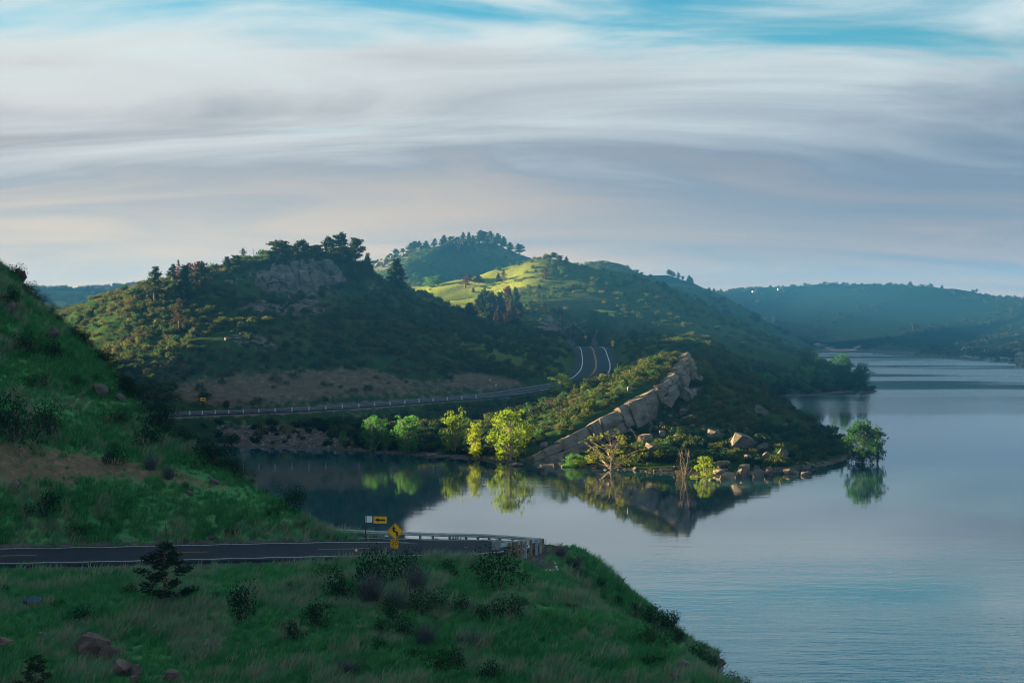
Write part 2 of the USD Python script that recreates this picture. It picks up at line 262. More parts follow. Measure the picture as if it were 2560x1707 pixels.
# open lake
pts([(70, 90, -5), (60, 160, -5), (60, 220, -6), (90, 300, -7), (150, 380, -7), (230, 480, -8), (300, 620, -8), (260, 760, -8), (330, 860, -8), (420, 960, -8), (260, 1150, -7), (230, 1300, -6), (10, 220, -6), (0, 290, -6), (40, 300, -7), (-30, 300, -6), (-10, 345, -5), (220, 620, -7), (160, 620, -6)])
C = np.array(C)
_, keep = np.unique(np.round(C[:, :2] / 1.0), axis=0, return_index=True)
C = C[np.sort(keep)]
land = RBFInterpolator(C[:, :2], C[:, 2], kernel='linear', smoothing=0.6)

def rough(xy, r):
    """ground relief: larger the farther the slope is from the eye, calm near the waterline"""
    p = np.c_[xy, np.zeros(len(xy))]
    a = np.clip(r / 450.0, 0.30, 2.4)
    return a * (1.9 * (meshkit.fbm(p / 17.0, 4, 3) - 0.5) + 0.9 * (meshkit.fbm(p / 5.0, 3, 9) - 0.5) * np.minimum(1, 1 / a))
class Sheet:
    def __init__(s, x0, x1, y0, y1, d, sig):
        s.x0, s.y0, s.d = x0, y0, d
        s.xs = np.arange(x0, x1 + d / 2, d); s.ys = np.arange(y0, y1 + d / 2, d)
        X, Y = np.meshgrid(s.xs, s.ys); xy = np.c_[X.ravel(), Y.ravel()]
        # survey surface on a coarser raster, then refined
        k = 2 if d < 2.5 else 1
        xc = np.arange(x0 - d, x1 + 3 * d, d * k); yc = np.arange(y0 - d, y1 + 3 * d, d * k)
        XC, YC = np.meshgrid(xc, yc); q = np.c_[XC.ravel(), YC.ravel()]
        zc = np.concatenate([land(b) for b in np.array_split(q, max(1, len(q) // 6000))]).reshape(XC.shape)
        zc = gaussian_filter(zc, sig / (d * k))
        z = map_coordinates(zc, [(xy[:, 1] - yc[0]) / (d * k), (xy[:, 0] - xc[0]) / (d * k)], order=1)
        n = rough(xy, xy[:, 1])
        calm = np.clip((z - 0.2) / 5.0, 0.08, 1.0)
        z = z + n * calm
        # the sheer drop in front of the tilted ledge
        lt = cKDTree(LEDGE_TOP[:, :2]); ld, li = lt.query(xy); sd = ((xy - LEDGE_TOP[li, :2]) * LEDGE_N[li, :2]).sum(1); fr = li / (len(LEDGE_TOP) - 1.0)
        m = (sd > -0.5) & (ld < 11) & (np.abs(ld - np.abs(sd)) < 2.5)
        z = np.where(m, np.minimum(z, np.maximum(LEDGE_TOP[li, 2] - (3.2 + 2.8 * np.minimum(1, fr * 2.2)) * np.clip((sd + 0.5) / 1.0, 0, 1) + 0.10 * np.maximum(0, sd - 3), -0.4)), z)
        dist, idx = road_tree.query(xy)
        w = np.clip(1 - (dist - 6.4) / np.where(xy[:, 1] > 800, 20.0, np.where(xy[:, 1] < 240, 3.2, 5.0)), 0, 1); w = w * w * (3 - 2 * w)
        z = z * (1 - w) + (ALLROAD[idx, 2] - 0.22) * w
        s.z = z.reshape(X.shape); s.road = dist.reshape(X.shape)
    def at(s, x, y, a=None):
        return map_coordinates(s.z if a is None else a, [(np.asarray(y) - s.y0) / s.d, (np.asarray(x) - s.x0) / s.d], order=1, mode='nearest')
SHEETS = [Sheet(-170, 62, 0, 262, 0.75, 0.8), Sheet(-266, 190, 258, 762, 1.5, 1.3), Sheet(-460, 300, 756, 1480, 4.0, 3.0), Sheet(-900, 1040, 1470, 2640, 16.0, 10.0), Sheet(292, 1044, 840, 1480, 8.0, 6.0)]
def height(x, y):
    x = np.atleast_1d(np.asarray(x, float)); y = np.atleast_1d(np.asarray(y, float)); out = np.zeros(np.broadcast(x, y).shape)
    for s, (a, b) in zip(SHEETS, ((-1e9, 260), (260, 759), (759, 1475), (1475, 1e9))):
        m = (y >= a) & (y < b)
        if m.any(): out[m] = s.at(np.broadcast_to(x, out.shape)[m], np.broadcast_to(y, out.shape)[m])
    m = np.broadcast_to((x > 296) & (y > 850) & (y < 1475), out.shape)
    if m.any(): out[m] = SHEETS[4].at(np.broadcast_to(x, out.shape)[m], np.broadcast_to(y, out.shape)[m])
    return out
def ground(u, v, near=30.0, far=2600.0):
    """where the line of sight through a point of the picture meets the land (or the lake); else the closest approach to a crest"""
    D = np.exp(np.linspace(math.log(near), math.log(far), 5000)); q = P(np.full(5000, float(u)), np.full(5000, float(v)), D)
    gap = q[:, 2] - np.maximum(height(q[:, 0], q[:, 1]), 0.0)
    k = int(np.argmax(gap <= 0)) if (gap <= 0).any() else int(np.argmin(gap / D))
    p = q[k].copy(); p[2] = max(height(p[0], p[1])[0], -0.3); return p
def normal_at(x, y, e=2.0):
    return np.stack([(height(x - e, y) - height(x + e, y)) / (2 * e), (height(x, y - e) - height(x, y + e)) / (2 * e), np.ones(np.shape(x))], -1)
def inside(poly, xy):
    import shapely
    return shapely.contains_xy(shapely.Polygon(poly).buffer(0), xy[:, 0], xy[:, 1])
def area(pp, near=30.0, far=2600.0):
    return np.array([ground(u, v, near, far)[:2] for u, v in pp])

# ------------------------------------------------------------------ materials of the land
def look(name, nodes, links, surface='p.BSDF', volume=None):
    return usdkit.material(stage, f'/World/Looks/{name}', nodes, links, surface=surface, volume=volume)
def plain(name, rgb, rough=0.7, metallic=0.0, var=0.18, scale=3.0, bump=0.0, spec=0.3):
    lo = tuple(c * (1 - var) for c in rgb); hi = tuple(c * (1 + var) for c in rgb)
    n = {'g': ('geometry', {}), 'n': ('noise_texture', {'scale': scale, 'detail': 5.0, 'roughness': 0.6}), 'r': ('rgb_ramp', {'ramp': [(0.3, lo), (0.7, hi)]}),
         'p': ('principled_bsdf', {'roughness': rough, 'metallic': metallic, 'specular_ior_level': spec})}
    l = [('g.position', 'n.vector'), ('n.fac', 'r.fac'), ('r.color', 'p.base_color')]
    if bump:
        n['b'] = ('bump', {'strength': 0.6, 'distance': bump}); l += [('n.fac', 'b.height'), ('b.normal', 'p.normal')]
    return look(name, n, l)
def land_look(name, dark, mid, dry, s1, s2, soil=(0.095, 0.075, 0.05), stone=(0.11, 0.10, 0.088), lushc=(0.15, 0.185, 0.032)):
    n = {'g': ('geometry', {}),
         'n1': ('noise_texture', {'scale': s1, 'detail': 6.0, 'roughness': 0.62}), 'n2': ('noise_texture', {'scale': s2, 'detail': 8.0, 'roughness': 0.68}),
         'r1': ('rgb_ramp', {'ramp': [(0.34, dark), (0.5, mid), (0.66, dry)]}),
         'd': ('attribute', {'attribute': 'dirt'}), 'k': ('attribute', {'attribute': 'rocky'}), 'lu': ('attribute', {'attribute': 'lush'}),
         'mixn': ('math', {'math_type': 'multiply_add', 'value2': 0.55, 'value3': 0.0}), 'sum': ('math', {'math_type': 'add'}),
         'dn': ('math', {'math_type': 'multiply_add', 'value2': 1.6, 'value3': -0.8}), 'da': ('math', {'math_type': 'add'}), 'dm': ('map_range', {'range_type': 'smoothstep', 'from_min': 0.35, 'from_max': 0.75, 'clamp': True}),
         'kn': ('math', {'math_type': 'multiply_add', 'value2': 2.2, 'value3': -1.1}), 'ka': ('math', {'math_type': 'add'}), 'km': ('map_range', {'range_type': 'smoothstep', 'from_min': 0.4, 'from_max': 0.7, 'clamp': True}),
         'soil': ('rgb_ramp', {'ramp': [(0.3, tuple(c * 0.6 for c in soil)), (0.55, soil), (0.72, tuple(c * 1.7 for c in soil))]}),
         'stone': ('rgb_ramp', {'ramp': [(0.3, tuple(c * 0.45 for c in stone)), (0.55, stone), (0.75, tuple(c * 1.35 for c in stone))]}),
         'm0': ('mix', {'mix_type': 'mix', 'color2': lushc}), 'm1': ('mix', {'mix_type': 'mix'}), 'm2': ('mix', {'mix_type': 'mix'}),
         'half': ('math', {'math_type': 'multiply_add', 'value2': 0.5, 'value3': 0.0}), 'add': ('math', {'math_type': 'multiply_add', 'value2': 0.5}),
         'b': ('bump', {'strength': 0.7, 'distance': 0.35 / s2 * 0.5}),
         'p': ('principled_bsdf', {'roughness': 1.0, 'specular_ior_level': 0.0})}
    l = [('g.position', 'n1.vector'), ('g.position', 'n2.vector'), ('n1.fac', 'half.value1'), ('n2.fac', 'add.value1'), ('half.value', 'add.value3'), ('add.value', 'r1.fac'),
         ('n2.fac', 'dn.value1'), ('dn.value', 'da.value1'), ('d.fac', 'da.value2'), ('da.value', 'dm.value'),
         ('n2.fac', 'kn.value1'), ('kn.value', 'ka.value1'), ('k.fac', 'ka.value2'), ('ka.value', 'km.value'),
         ('n2.fac', 'soil.fac'), ('n2.fac', 'stone.fac'), ('lu.fac', 'm0.fac'), ('r1.color', 'm0.color1'),
         ('dm.result', 'm1.fac'), ('m0.color', 'm1.color1'), ('soil.color', 'm1.color2'), ('km.result', 'm2.fac'), ('m1.color', 'm2.color1'), ('stone.color', 'm2.color2'),
         ('m2.color', 'p.base_color'), ('n2.fac', 'b.height'), ('b.normal', 'p.normal')]
    return look(name, n, l)
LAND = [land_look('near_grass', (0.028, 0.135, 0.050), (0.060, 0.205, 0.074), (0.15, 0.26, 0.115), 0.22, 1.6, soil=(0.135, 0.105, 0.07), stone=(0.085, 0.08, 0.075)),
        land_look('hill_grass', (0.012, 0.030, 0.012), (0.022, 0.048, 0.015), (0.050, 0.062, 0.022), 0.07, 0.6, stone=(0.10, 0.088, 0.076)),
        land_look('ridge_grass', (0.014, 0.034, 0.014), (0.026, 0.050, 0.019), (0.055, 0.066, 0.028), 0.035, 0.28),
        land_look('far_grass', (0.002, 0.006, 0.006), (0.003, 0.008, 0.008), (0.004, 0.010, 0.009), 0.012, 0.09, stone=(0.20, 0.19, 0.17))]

# ------------------------------------------------------------------ bare soil, stones and lush grass on the ground
DIRT = [area(p, a, b) for p, a, b in [
    ([(430, 955), (560, 938), (700, 928), (860, 916), (930, 918), (1010, 948), (1080, 955), (1190, 930), (1300, 952), (1350, 964), (1200, 979), (1000, 992), (800, 1007), (560, 1020), (440, 1006)], 300, 700),
    ([(-60, 1095), (100, 1108), (200, 1130), (330, 1150), (420, 1165), (560, 1205), (640, 1250), (560, 1242), (430, 1215), (300, 1197), (180, 1222), (100, 1215), (-60, 1205)], 100, 200),
    ([(540, 1048), (900, 1027), (1230, 1000), (1240, 1008), (1100, 1024), (900, 1046), (800, 1050), (650, 1066), (550, 1064)], 300, 700)]]
ROCKY = [area(p, a, b) for p, a, b in [
    ([(545, 1060), (650, 1064), (760, 1062), (850, 1080), (880, 1118), (760, 1118), (640, 1117), (560, 1100)], 300, 700),
    ([(650, 690), (690, 662), (730, 655), (810, 657), (855, 690), (850, 732), (790, 738), (720, 730), (670, 735)], 300, 700),
    ([(600, 755), (700, 750), (820, 748), (830, 775), (760, 800), (680, 790), (600, 780)], 300, 700),
    ([(560, 840), (640, 830), (700, 870), (640, 880)], 300, 700),
    ([(1330, 820), (1400, 790), (1450, 800), (1480, 835), (1400, 845)], 600, 1000),
    ([(930, 660), (1010, 640), (1010, 660), (940, 680)], 1000, 1400)]]
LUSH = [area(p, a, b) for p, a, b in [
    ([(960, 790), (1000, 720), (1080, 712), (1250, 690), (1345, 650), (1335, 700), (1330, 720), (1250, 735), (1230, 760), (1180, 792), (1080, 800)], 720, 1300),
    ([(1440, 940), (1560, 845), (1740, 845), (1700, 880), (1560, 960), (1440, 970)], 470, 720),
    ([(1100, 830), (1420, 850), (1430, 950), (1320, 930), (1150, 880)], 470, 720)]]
def blurred(sheet, polys):
    X, Y = np.meshgrid(sheet.xs, sheet.ys); m = np.zeros(X.size)
    for p in polys: m = np.maximum(m, inside(p, np.c_[X.ravel(), Y.ravel()]))
    return gaussian_filter(m.reshape(X.shape), 1.6)
APRON = np.array([P(1185, 1380, 138)[:2], P(1255, 1389, 137.5)[:2], P(1325, 1440, 131)[:2], P(1398, 1412, 135)[:2], P(1400, 1385, 142)[:2], [6, 150], [-2, 146]])
for s in SHEETS:
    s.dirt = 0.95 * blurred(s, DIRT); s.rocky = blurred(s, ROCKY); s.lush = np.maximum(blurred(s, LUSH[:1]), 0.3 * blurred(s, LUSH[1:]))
    X, Y = np.meshgrid(s.xs, s.ys)
    s.rocky = np.maximum(s.rocky, np.clip((0.7 - s.z) / 0.5, 0, 1) * (Y < 1000) * 0.85)
    s.rocky = np.maximum(s.rocky, np.clip((2.6 - s.z) / 0.8, 0, 1) * (Y > 1000) * 1.3)
    s.lush = s.lush * np.clip((s.road - 5) / 3, 0, 1)
SHEETS[0].gravel = np.maximum(np.clip((8.0 - SHEETS[0].road) / 1.2, 0, 1), blurred(SHEETS[0], [APRON]))
SHEETS[1].gravel = np.clip((np.where(SHEETS[1].ys[:, None] < 485, 8.4, 7.4) - SHEETS[1].road) / 1.5, 0, 1)
for s in SHEETS[2:]: s.gravel = np.clip((7 - s.road) / 1.0, 0, 1)

def land_mesh(name, sheet, keep, mat, label=None):
    """one stretch of the ground: the cells of the sheet for which keep(x, y) holds"""
    ny, nx = sheet.z.shape
    X, Y = np.meshgrid(sheet.xs, sheet.ys)
    i = np.arange(ny * nx).reshape(ny, nx)
    quads = np.stack([i[:-1, :-1], i[:-1, 1:], i[1:, 1:], i[1:, :-1]], -1).reshape(-1, 4)
    cx = (X[:-1, :-1] + sheet.d / 2).ravel(); cy = (Y[:-1, :-1] + sheet.d / 2).ravel()
    zmax = sheet.z.ravel()[quads].max(1)
    quads = quads[keep(cx, cy) & (zmax > -3.5)]
    used, inv = np.unique(quads, return_inverse=True)
    v = np.c_[X.ravel(), Y.ravel(), sheet.z.ravel()][used]; q = inv.reshape(-1, 4)
    gx, gy = np.gradient(sheet.z, sheet.d)[::-1]
    nn = np.c_[-gx.ravel(), -gy.ravel(), np.ones(gx.size)][used]; nn /= np.linalg.norm(nn, axis=1, keepdims=True)
    path = fresh('/World', name)
    m = UsdGeom.Mesh.Define(stage, path)
    m.CreatePointsAttr(Vt.Vec3fArray.FromNumpy(v.astype(np.float32)))
    m.CreateFaceVertexCountsAttr(Vt.IntArray.FromNumpy(np.full(len(q), 4, np.int32)))
    m.CreateFaceVertexIndicesAttr(Vt.IntArray.FromNumpy(q.astype(np.int32).ravel()))
    m.CreateSubdivisionSchemeAttr('none')
    m.CreateNormalsAttr(Vt.Vec3fArray.FromNumpy(nn.astype(np.float32))); m.SetNormalsInterpolation('vertex')
    api = UsdGeom.PrimvarsAPI(m)
    for k, a in (('dirt', sheet.dirt), ('rocky', np.maximum(sheet.rocky, sheet.gravel)), ('lush', sheet.lush)):
        api.CreatePrimvar(k, T.FloatArray, 'vertex').Set(Vt.FloatArray.FromNumpy(a.ravel()[used].astype(np.float32)))
    UsdShade.MaterialBindingAPI.Apply(m.GetPrim()).Bind(mat)
    tag(m, label, kind='structure')
    return m
road_y = np.interp
_r0 = ROAD[:34 + 40]; _r0 = _r0[np.argsort(_r0[:, 0])]; 
def roady(x): return np.interp(x, [-170, -85, -60, -36, -11.4, -3.0, 62], [90, 127, 132.5, 135.3, 140.3, 146, 146])
s0, s1, s2, s3, s4 = SHEETS
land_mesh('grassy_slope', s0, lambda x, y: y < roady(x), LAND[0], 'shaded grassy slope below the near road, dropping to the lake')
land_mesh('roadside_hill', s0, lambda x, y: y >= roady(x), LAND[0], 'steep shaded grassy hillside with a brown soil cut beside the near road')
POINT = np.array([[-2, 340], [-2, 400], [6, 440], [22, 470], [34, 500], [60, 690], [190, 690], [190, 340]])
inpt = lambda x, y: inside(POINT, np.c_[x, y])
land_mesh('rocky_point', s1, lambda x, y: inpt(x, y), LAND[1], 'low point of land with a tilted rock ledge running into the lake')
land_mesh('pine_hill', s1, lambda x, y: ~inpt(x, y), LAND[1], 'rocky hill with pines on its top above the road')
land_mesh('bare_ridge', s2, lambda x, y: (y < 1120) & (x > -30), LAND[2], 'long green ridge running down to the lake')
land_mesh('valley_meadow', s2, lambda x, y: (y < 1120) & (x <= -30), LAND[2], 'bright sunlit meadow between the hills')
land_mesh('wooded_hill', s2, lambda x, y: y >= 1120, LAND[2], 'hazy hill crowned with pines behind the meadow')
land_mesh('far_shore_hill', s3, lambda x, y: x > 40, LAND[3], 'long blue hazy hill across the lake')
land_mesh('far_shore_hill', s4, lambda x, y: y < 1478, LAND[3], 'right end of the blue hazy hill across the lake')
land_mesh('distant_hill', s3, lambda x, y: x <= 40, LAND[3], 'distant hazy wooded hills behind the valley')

# ------------------------------------------------------------------ the lake
water_nodes = {
    'g': ('geometry', {}),
    'm1': ('mapping', {'scale': (0.55, 1.0, 1.0)}), 'w1': ('noise_texture', {'scale': 1.1, 'detail': 3.0, 'roughness': 0.55}),
    'm2': ('mapping', {'scale': (0.4, 1.0, 1.0), 'rotation': (0, 0, 0.25)}), 'w2': ('noise_texture', {'scale': 0.28, 'detail': 2.0, 'roughness': 0.5}),
    'wsum': ('math', {'math_type': 'multiply_add', 'value2': 2.2}),
    # wind patches: long calm and ruffled lanes
    'm3': ('mapping', {'scale': (0.004, 0.011, 1.0), 'rotation': (0, 0, 0.1), 'location': (0.0, 0.0, 0.0)}), 'wind': ('noise_texture', {'scale': 1.0, 'detail': 3.0, 'roughness': 0.55}),
    'wr': ('map_range', {'range_type': 'smoothstep', 'from_min': 0.36, 'from_max': 0.62, 'to_min': 0.10, 'to_max': 1.0, 'clamp': True}),
    # the sheltered bay lies calmer than the open water
    'x': ('separate_xyz', {}), 'bx': ('math', {'math_type': 'multiply_add', 'value2': -1.0, 'value3': 0.0}),
    'by': ('map_range', {'range_type': 'smoothstep', 'from_min': 205.0, 'from_max': 262.0, 'to_min': 1.0, 'to_max': 0.0, 'clamp': True}),
    'cal': ('math', {'math_type': 'maximum', 'value2': 0.22}),
    'amp': ('math', {'math_type': 'multiply'}),
    'fr': ('map_range', {'range_type': 'smoothstep', 'from_min': 380.0, 'from_max': 900.0, 'to_min': 0.0, 'to_max': 0.30, 'clamp': True}), 'rgh': ('math', {'math_type': 'multiply_add', 'value3': 0.035}),
    'b': ('bump', {'distance': 0.028}),
    'p': ('principled_bsdf', {'base_color': (0.008, 0.04, 0.05), 'roughness': 0.035, 'ior': 1.5, 'specular_ior_level': 0.85}),
}
water_links = [('g.position', 'm1.vector'), ('m1.vector', 'w1.vector'), ('g.position', 'm2.vector'), ('m2.vector', 'w2.vector'), ('w2.fac', 'wsum.value1'), ('w1.fac', 'wsum.value3'),
    ('g.position', 'm3.vector'), ('m3.vector', 'wind.vector'), ('wind.fac', 'wr.value'), ('g.position', 'x.vector'), ('x.y', 'by.value'), ('by.result', 'cal.value1'),
    ('wr.result', 'amp.value1'), ('cal.value', 'amp.value2'), ('wsum.value', 'b.height'), ('amp.value', 'b.strength'), ('b.normal', 'p.normal'), ('x.y', 'fr.value'), ('fr.result', 'rgh.value1'), ('wr.result', 'rgh.value2'), ('rgh.value', 'p.roughness')]
water_mat = look('lake_water', water_nodes, water_links)
gx = np.linspace(-900, 1500, 25); gy = np.linspace(-100, 3000, 32)
WX, WY = np.meshgrid(gx, gy); ii = np.arange(WX.size).reshape(WX.shape)
lake = put('water', (np.c_[WX.ravel(), WY.ravel(), np.zeros(WX.size)], np.stack([ii[:-1, :-1], ii[:-1, 1:], ii[1:, 1:], ii[1:, :-1]], -1).reshape(-1, 4)), water_mat)
tag(lake, 'calm blue grey lake filling the right of the valley', kind='structure')

# ------------------------------------------------------------------ the air
haze_box = trimesh.creation.box(bounds=[[-920, -120, -9], [1520, 3020, 96]])
haze = put('haze', haze_box, look('thin_haze', {'v': ('principled_volume', {'color': (0.05, 0.25, 0.66), 'density': 0.00017, 'anisotropy': 0.0})}, [], surface=None, volume='v.volume'))
tag(haze, 'thin blue haze in the air over the lake and hills', kind='stuff')

# ------------------------------------------------------------------ roads
def asphalt(name):
    return look(name, {'g': ('geometry', {}), 'n': ('noise_texture', {'scale': 9.0, 'detail': 4.0}), 'n2': ('noise_texture', {'scale': 0.25, 'detail': 4.0}), 'a': ('math', {'math_type': 'add'}),
        'r': ('rgb_ramp', {'ramp': [(0.3, (0.014, 0.022, 0.030)), (0.7, (0.030, 0.040, 0.050))]}), 'h': ('math', {'math_type': 'multiply', 'value2': 0.5}), 'p': ('principled_bsdf', {'roughness': 0.9, 'specular_ior_level': 0.12})},
        [('g.position', 'n.vector'), ('g.position', 'n2.vector'), ('n.fac', 'a.value1'), ('n2.fac', 'a.value2'), ('a.value', 'h.value1'), ('h.value', 'r.fac'), ('r.color', 'p.base_color')])
M_ASPHALT = asphalt('asphalt')
M_WHITE = plain('white_line', (0.62, 0.62, 0.6), 0.7, var=0.2, scale=2.0)
M_YELLOW = plain('yellow_line', (0.55, 0.27, 0.03), 0.7, var=0.2, scale=2.0)
def ribbon(path, a, b, dz, thick=0.0, parts=None):
    """strip of the road between the offsets a and b (metres to the right of the centre line)"""
    t = np.gradient(path[:, :2], axis=0); t /= np.linalg.norm(t, axis=1, keepdims=True); nrm = np.c_[t[:, 1], -t[:, 0]]
    L = np.c_[path[:, :2] + nrm * a, path[:, 2] + dz]; R = np.c_[path[:, :2] + nrm * b, path[:, 2] + dz]
    rows = [L, R]
    if thick: rows = [L - [0, 0, thick], L, R, R - [0, 0, thick]]
    k = len(path); v = np.concatenate(rows); f = []
    for r in range(len(rows) - 1):
        for i in range(k - 1):
            f.append([r * k + i, (r + 1) * k + i, (r + 1) * k + i + 1, r * k + i + 1])
    return v, np.array(f)[:, ::-1] if False else np.array(f)
def dash(path, a, b, dz, on, off):
    v, f, n = [], [], 0; i = 0
    while i < len(path) - 2:
        j = min(i + on, len(path) - 1); q, g = ribbon(path[i:j + 1], a, b, dz); v.append(q); f.append(g + n); n += len(q); i = j + off
    return np.concatenate(v), np.concatenate(f)
def lane(name, path, label, lines=True, w=5.0, lw=0.16, dashed=None, edge=4.2):
    r = UsdGeom.Xform.Define(stage, fresh('/World', name)).GetPrim(); tag(r, label, kind='structure')
    put('asphalt', ribbon(path, -w, w, 0.0, 0.4), M_ASPHALT, r)
    if lines:
        put('edge_line', ribbon(path, -edge - lw / 2, -edge + lw / 2, 0.02), M_WHITE, r); put('edge_line', ribbon(path, edge - lw / 2, edge + lw / 2, 0.02), M_WHITE, r)
        if dashed: put('centre_line', dash(path, -0.07, 0.07, 0.02, *dashed), M_YELLOW, r)
        else:
            put('centre_line', ribbon(path, -0.26, -0.12, 0.02), M_YELLOW, r); put('centre_line', ribbon(path, 0.12, 0.26, 0.02), M_YELLOW, r)
    return r
ks = int(np.argmin(np.linalg.norm(ROAD[:, :2] - [-92, 365], axis=1)))
lane('road', ROAD[:ks], 'two-lane asphalt road curving out of sight at the near guardrail', dashed=(4, 8), lw=0.18)
lane('road', ROAD[ks - 1:], 'far asphalt road round the bay and climbing over the rise', w=6.4, lw=0.24)
lane('road', MROAD, 'short grey stretch of road in the sunlit meadow', lines=False, w=4.6)

# ------------------------------------------------------------------ leaves, stems and how plants are put together
def leaf_look(name, lo, hi, trans=0.35, warm=None, scale=0.11, rough=0.75):
    n = {'oi': ('object_info', {}), 'g': ('geometry', {}), 'nz': ('noise_texture', {'scale': scale, 'detail': 3.0}),
         'a': ('math', {'math_type': 'add'}), 'h': ('math', {'math_type': 'multiply', 'value2': 0.5}),
         'ri': ('math', {'math_type': 'multiply_add', 'value2': 0.45, 'value3': 0.0}), 'a2': ('math', {'math_type': 'multiply_add', 'value2': 0.55}),
         'r': ('rgb_ramp', {'ramp': [(0.2, lo), (0.8, hi)] if warm is None else [(0.12, lo), (0.6, hi), (0.85, warm)]}),
         'p': ('principled_bsdf', {'roughness': rough, 'specular_ior_level': 0.12}), 't': ('translucent_bsdf', {}), 'm': ('mix_closure', {'fac': trans})}
    l = [('oi.random', 'a.value1'), ('g.position', 'nz.vector'), ('nz.fac', 'a.value2'), ('a.value', 'h.value1'), ('g.random_per_island', 'ri.value1'), ('h.value', 'a2.value1'), ('ri.value', 'a2.value3'),
         ('a2.value', 'r.fac'), ('r.color', 'p.base_color'), ('r.color', 't.color'), ('p.BSDF', 'm.closure1'), ('t.BSDF', 'm.closure2')]
    return usdkit.material(stage, f'/World/Looks/{name}', n, l, surface='m.closure')
M_OAK = leaf_look('oak_scrub_leaf', (0.034, 0.066, 0.012), (0.155, 0.170, 0.024), 0.28)
M_SAGE = leaf_look('sage_leaf', (0.066, 0.080, 0.026), (0.215, 0.190, 0.050), 0.28)
M_DARK = leaf_look('dark_shrub_leaf', (0.010, 0.042, 0.016), (0.036, 0.098, 0.028), 0.3)
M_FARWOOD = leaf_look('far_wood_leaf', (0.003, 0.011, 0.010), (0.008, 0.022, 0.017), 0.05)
M_MOSS = leaf_look('mid_shrub_leaf', (0.018, 0.066, 0.018), (0.058, 0.135, 0.028), 0.45)
M_PINE = leaf_look('pine_needle', (0.016, 0.040, 0.014), (0.062, 0.085, 0.020), 0.25)
M_PINEBLUE = leaf_look('blue_pine_needle', (0.013, 0.034, 0.022), (0.034, 0.066, 0.036), 0.2)
M_RUST = leaf_look('rust_needle', (0.10, 0.035, 0.015), (0.20, 0.075, 0.03), 0.2)
M_BRONZE = leaf_look('bronze_needle', (0.045, 0.046, 0.018), (0.125, 0.090, 0.034), 0.25)
M_COTTON = leaf_look('cottonwood_leaf', (0.15, 0.24, 0.012), (0.42, 0.48, 0.026), 0.5)
M_OLIVE = leaf_look('olive_leaf', (0.085, 0.115, 0.018), (0.20, 0.225, 0.035), 0.45)
M_WILLOW = leaf_look('willow_leaf', (0.05, 0.18, 0.034), (0.15, 0.32, 0.055), 0.45)
M_LAKETREE = leaf_look('lake_tree_leaf', (0.020, 0.085, 0.016), (0.055, 0.15, 0.026), 0.4)
M_GRASS = leaf_look('grass_blade', (0.046, 0.235, 0.080), (0.28, 0.54, 0.170), 0.5, scale=0.5)
M_STRAW = leaf_look('straw_blade', (0.24, 0.27, 0.17), (0.52, 0.47, 0.33), 0.45, scale=0.5)
M_PALE = leaf_look('pale_green_blade', (0.09, 0.27, 0.13), (0.25, 0.44, 0.23), 0.5, scale=0.5)
M_DRYTWIG = leaf_look('dry_twig', (0.09, 0.075, 0.065), (0.19, 0.155, 0.125), 0.1)
M_BARK = plain('bark', (0.075, 0.055, 0.042), 0.9, var=0.35, scale=6.0)
M_PINEBARK = plain('pine_bark', (0.17, 0.085, 0.05), 0.9, var=0.35, scale=6.0)
M_GREYBARK = plain('grey_bark', (0.27, 0.225, 0.18), 0.9, var=0.3, scale=6.0)

class Bag:
    """collects quads and tubes into one mesh"""
    def __init__(s): s.v, s.f, s.n = [], [], 0
    def add(s, v, f): s.v.append(np.asarray(v, float)); s.f.append(np.asarray(f, int) + s.n); s.n += len(v)
    def leaves(s, c, nrm, size, r, asp=0.6, ref=None):
        """leaf quads with centres c, facing about nrm"""
        k = len(c); size = np.broadcast_to(size, k)
        t = r.normal(size=(k, 3)) if ref is None else ref + 0.35 * r.normal(size=(k, 3))
        t -= nrm * (t * nrm).sum(1, keepdims=True) / np.maximum((nrm * nrm).sum(1, keepdims=True), 1e-9); t /= np.maximum(np.linalg.norm(t, axis=1, keepdims=True), 1e-9)
        b = np.cross(nrm, t); b /= np.maximum(np.linalg.norm(b, axis=1, keepdims=True), 1e-9)
        L = t * (size / 2)[:, None]; Wd = b * (size * asp / 2)[:, None]
        v = np.stack([c - L, c + Wd, c + L, c - Wd], 1).reshape(-1, 3); i = np.arange(k) * 4
        s.add(v, np.concatenate([np.c_[i, i + 1, i + 2], np.c_[i, i + 2, i + 3]]))
    def tube(s, p, r, k=5):
        p = np.asarray(p, float); r = np.broadcast_to(r, len(p)); t = np.gradient(p, axis=0); t /= np.maximum(np.linalg.norm(t, axis=1, keepdims=True), 1e-9)
        a = np.where(np.abs(t[:, 2:3]) > 0.9, [[1.0, 0, 0]], [[0, 0, 1.0]]); x = np.cross(t, a); x /= np.linalg.norm(x, axis=1, keepdims=True); y = np.cross(t, x)
        an = np.arange(k) * 2 * math.pi / k
        v = (p[:, None] + r[:, None, None] * (np.cos(an)[None, :, None] * x[:, None] + np.sin(an)[None, :, None] * y[:, None])).reshape(-1, 3)
        f = []
        for i in range(len(p) - 1):
            for j in range(k):
                a0, a1 = i * k + j, i * k + (j + 1) % k
                f += [(a0, a1, a1 + k), (a0, a1 + k, a0 + k)]
        top = (len(p) - 1) * k
        f += [(top, top + j, top + j + 1) for j in range(1, k - 1)]
        s.add(v, f)
    def mesh(s): return np.concatenate(s.v), np.concatenate(s.f)
def sphere_dirs(r, k):
    d = r.normal(size=(k, 3)); return d / np.linalg.norm(d, axis=1, keepdims=True)
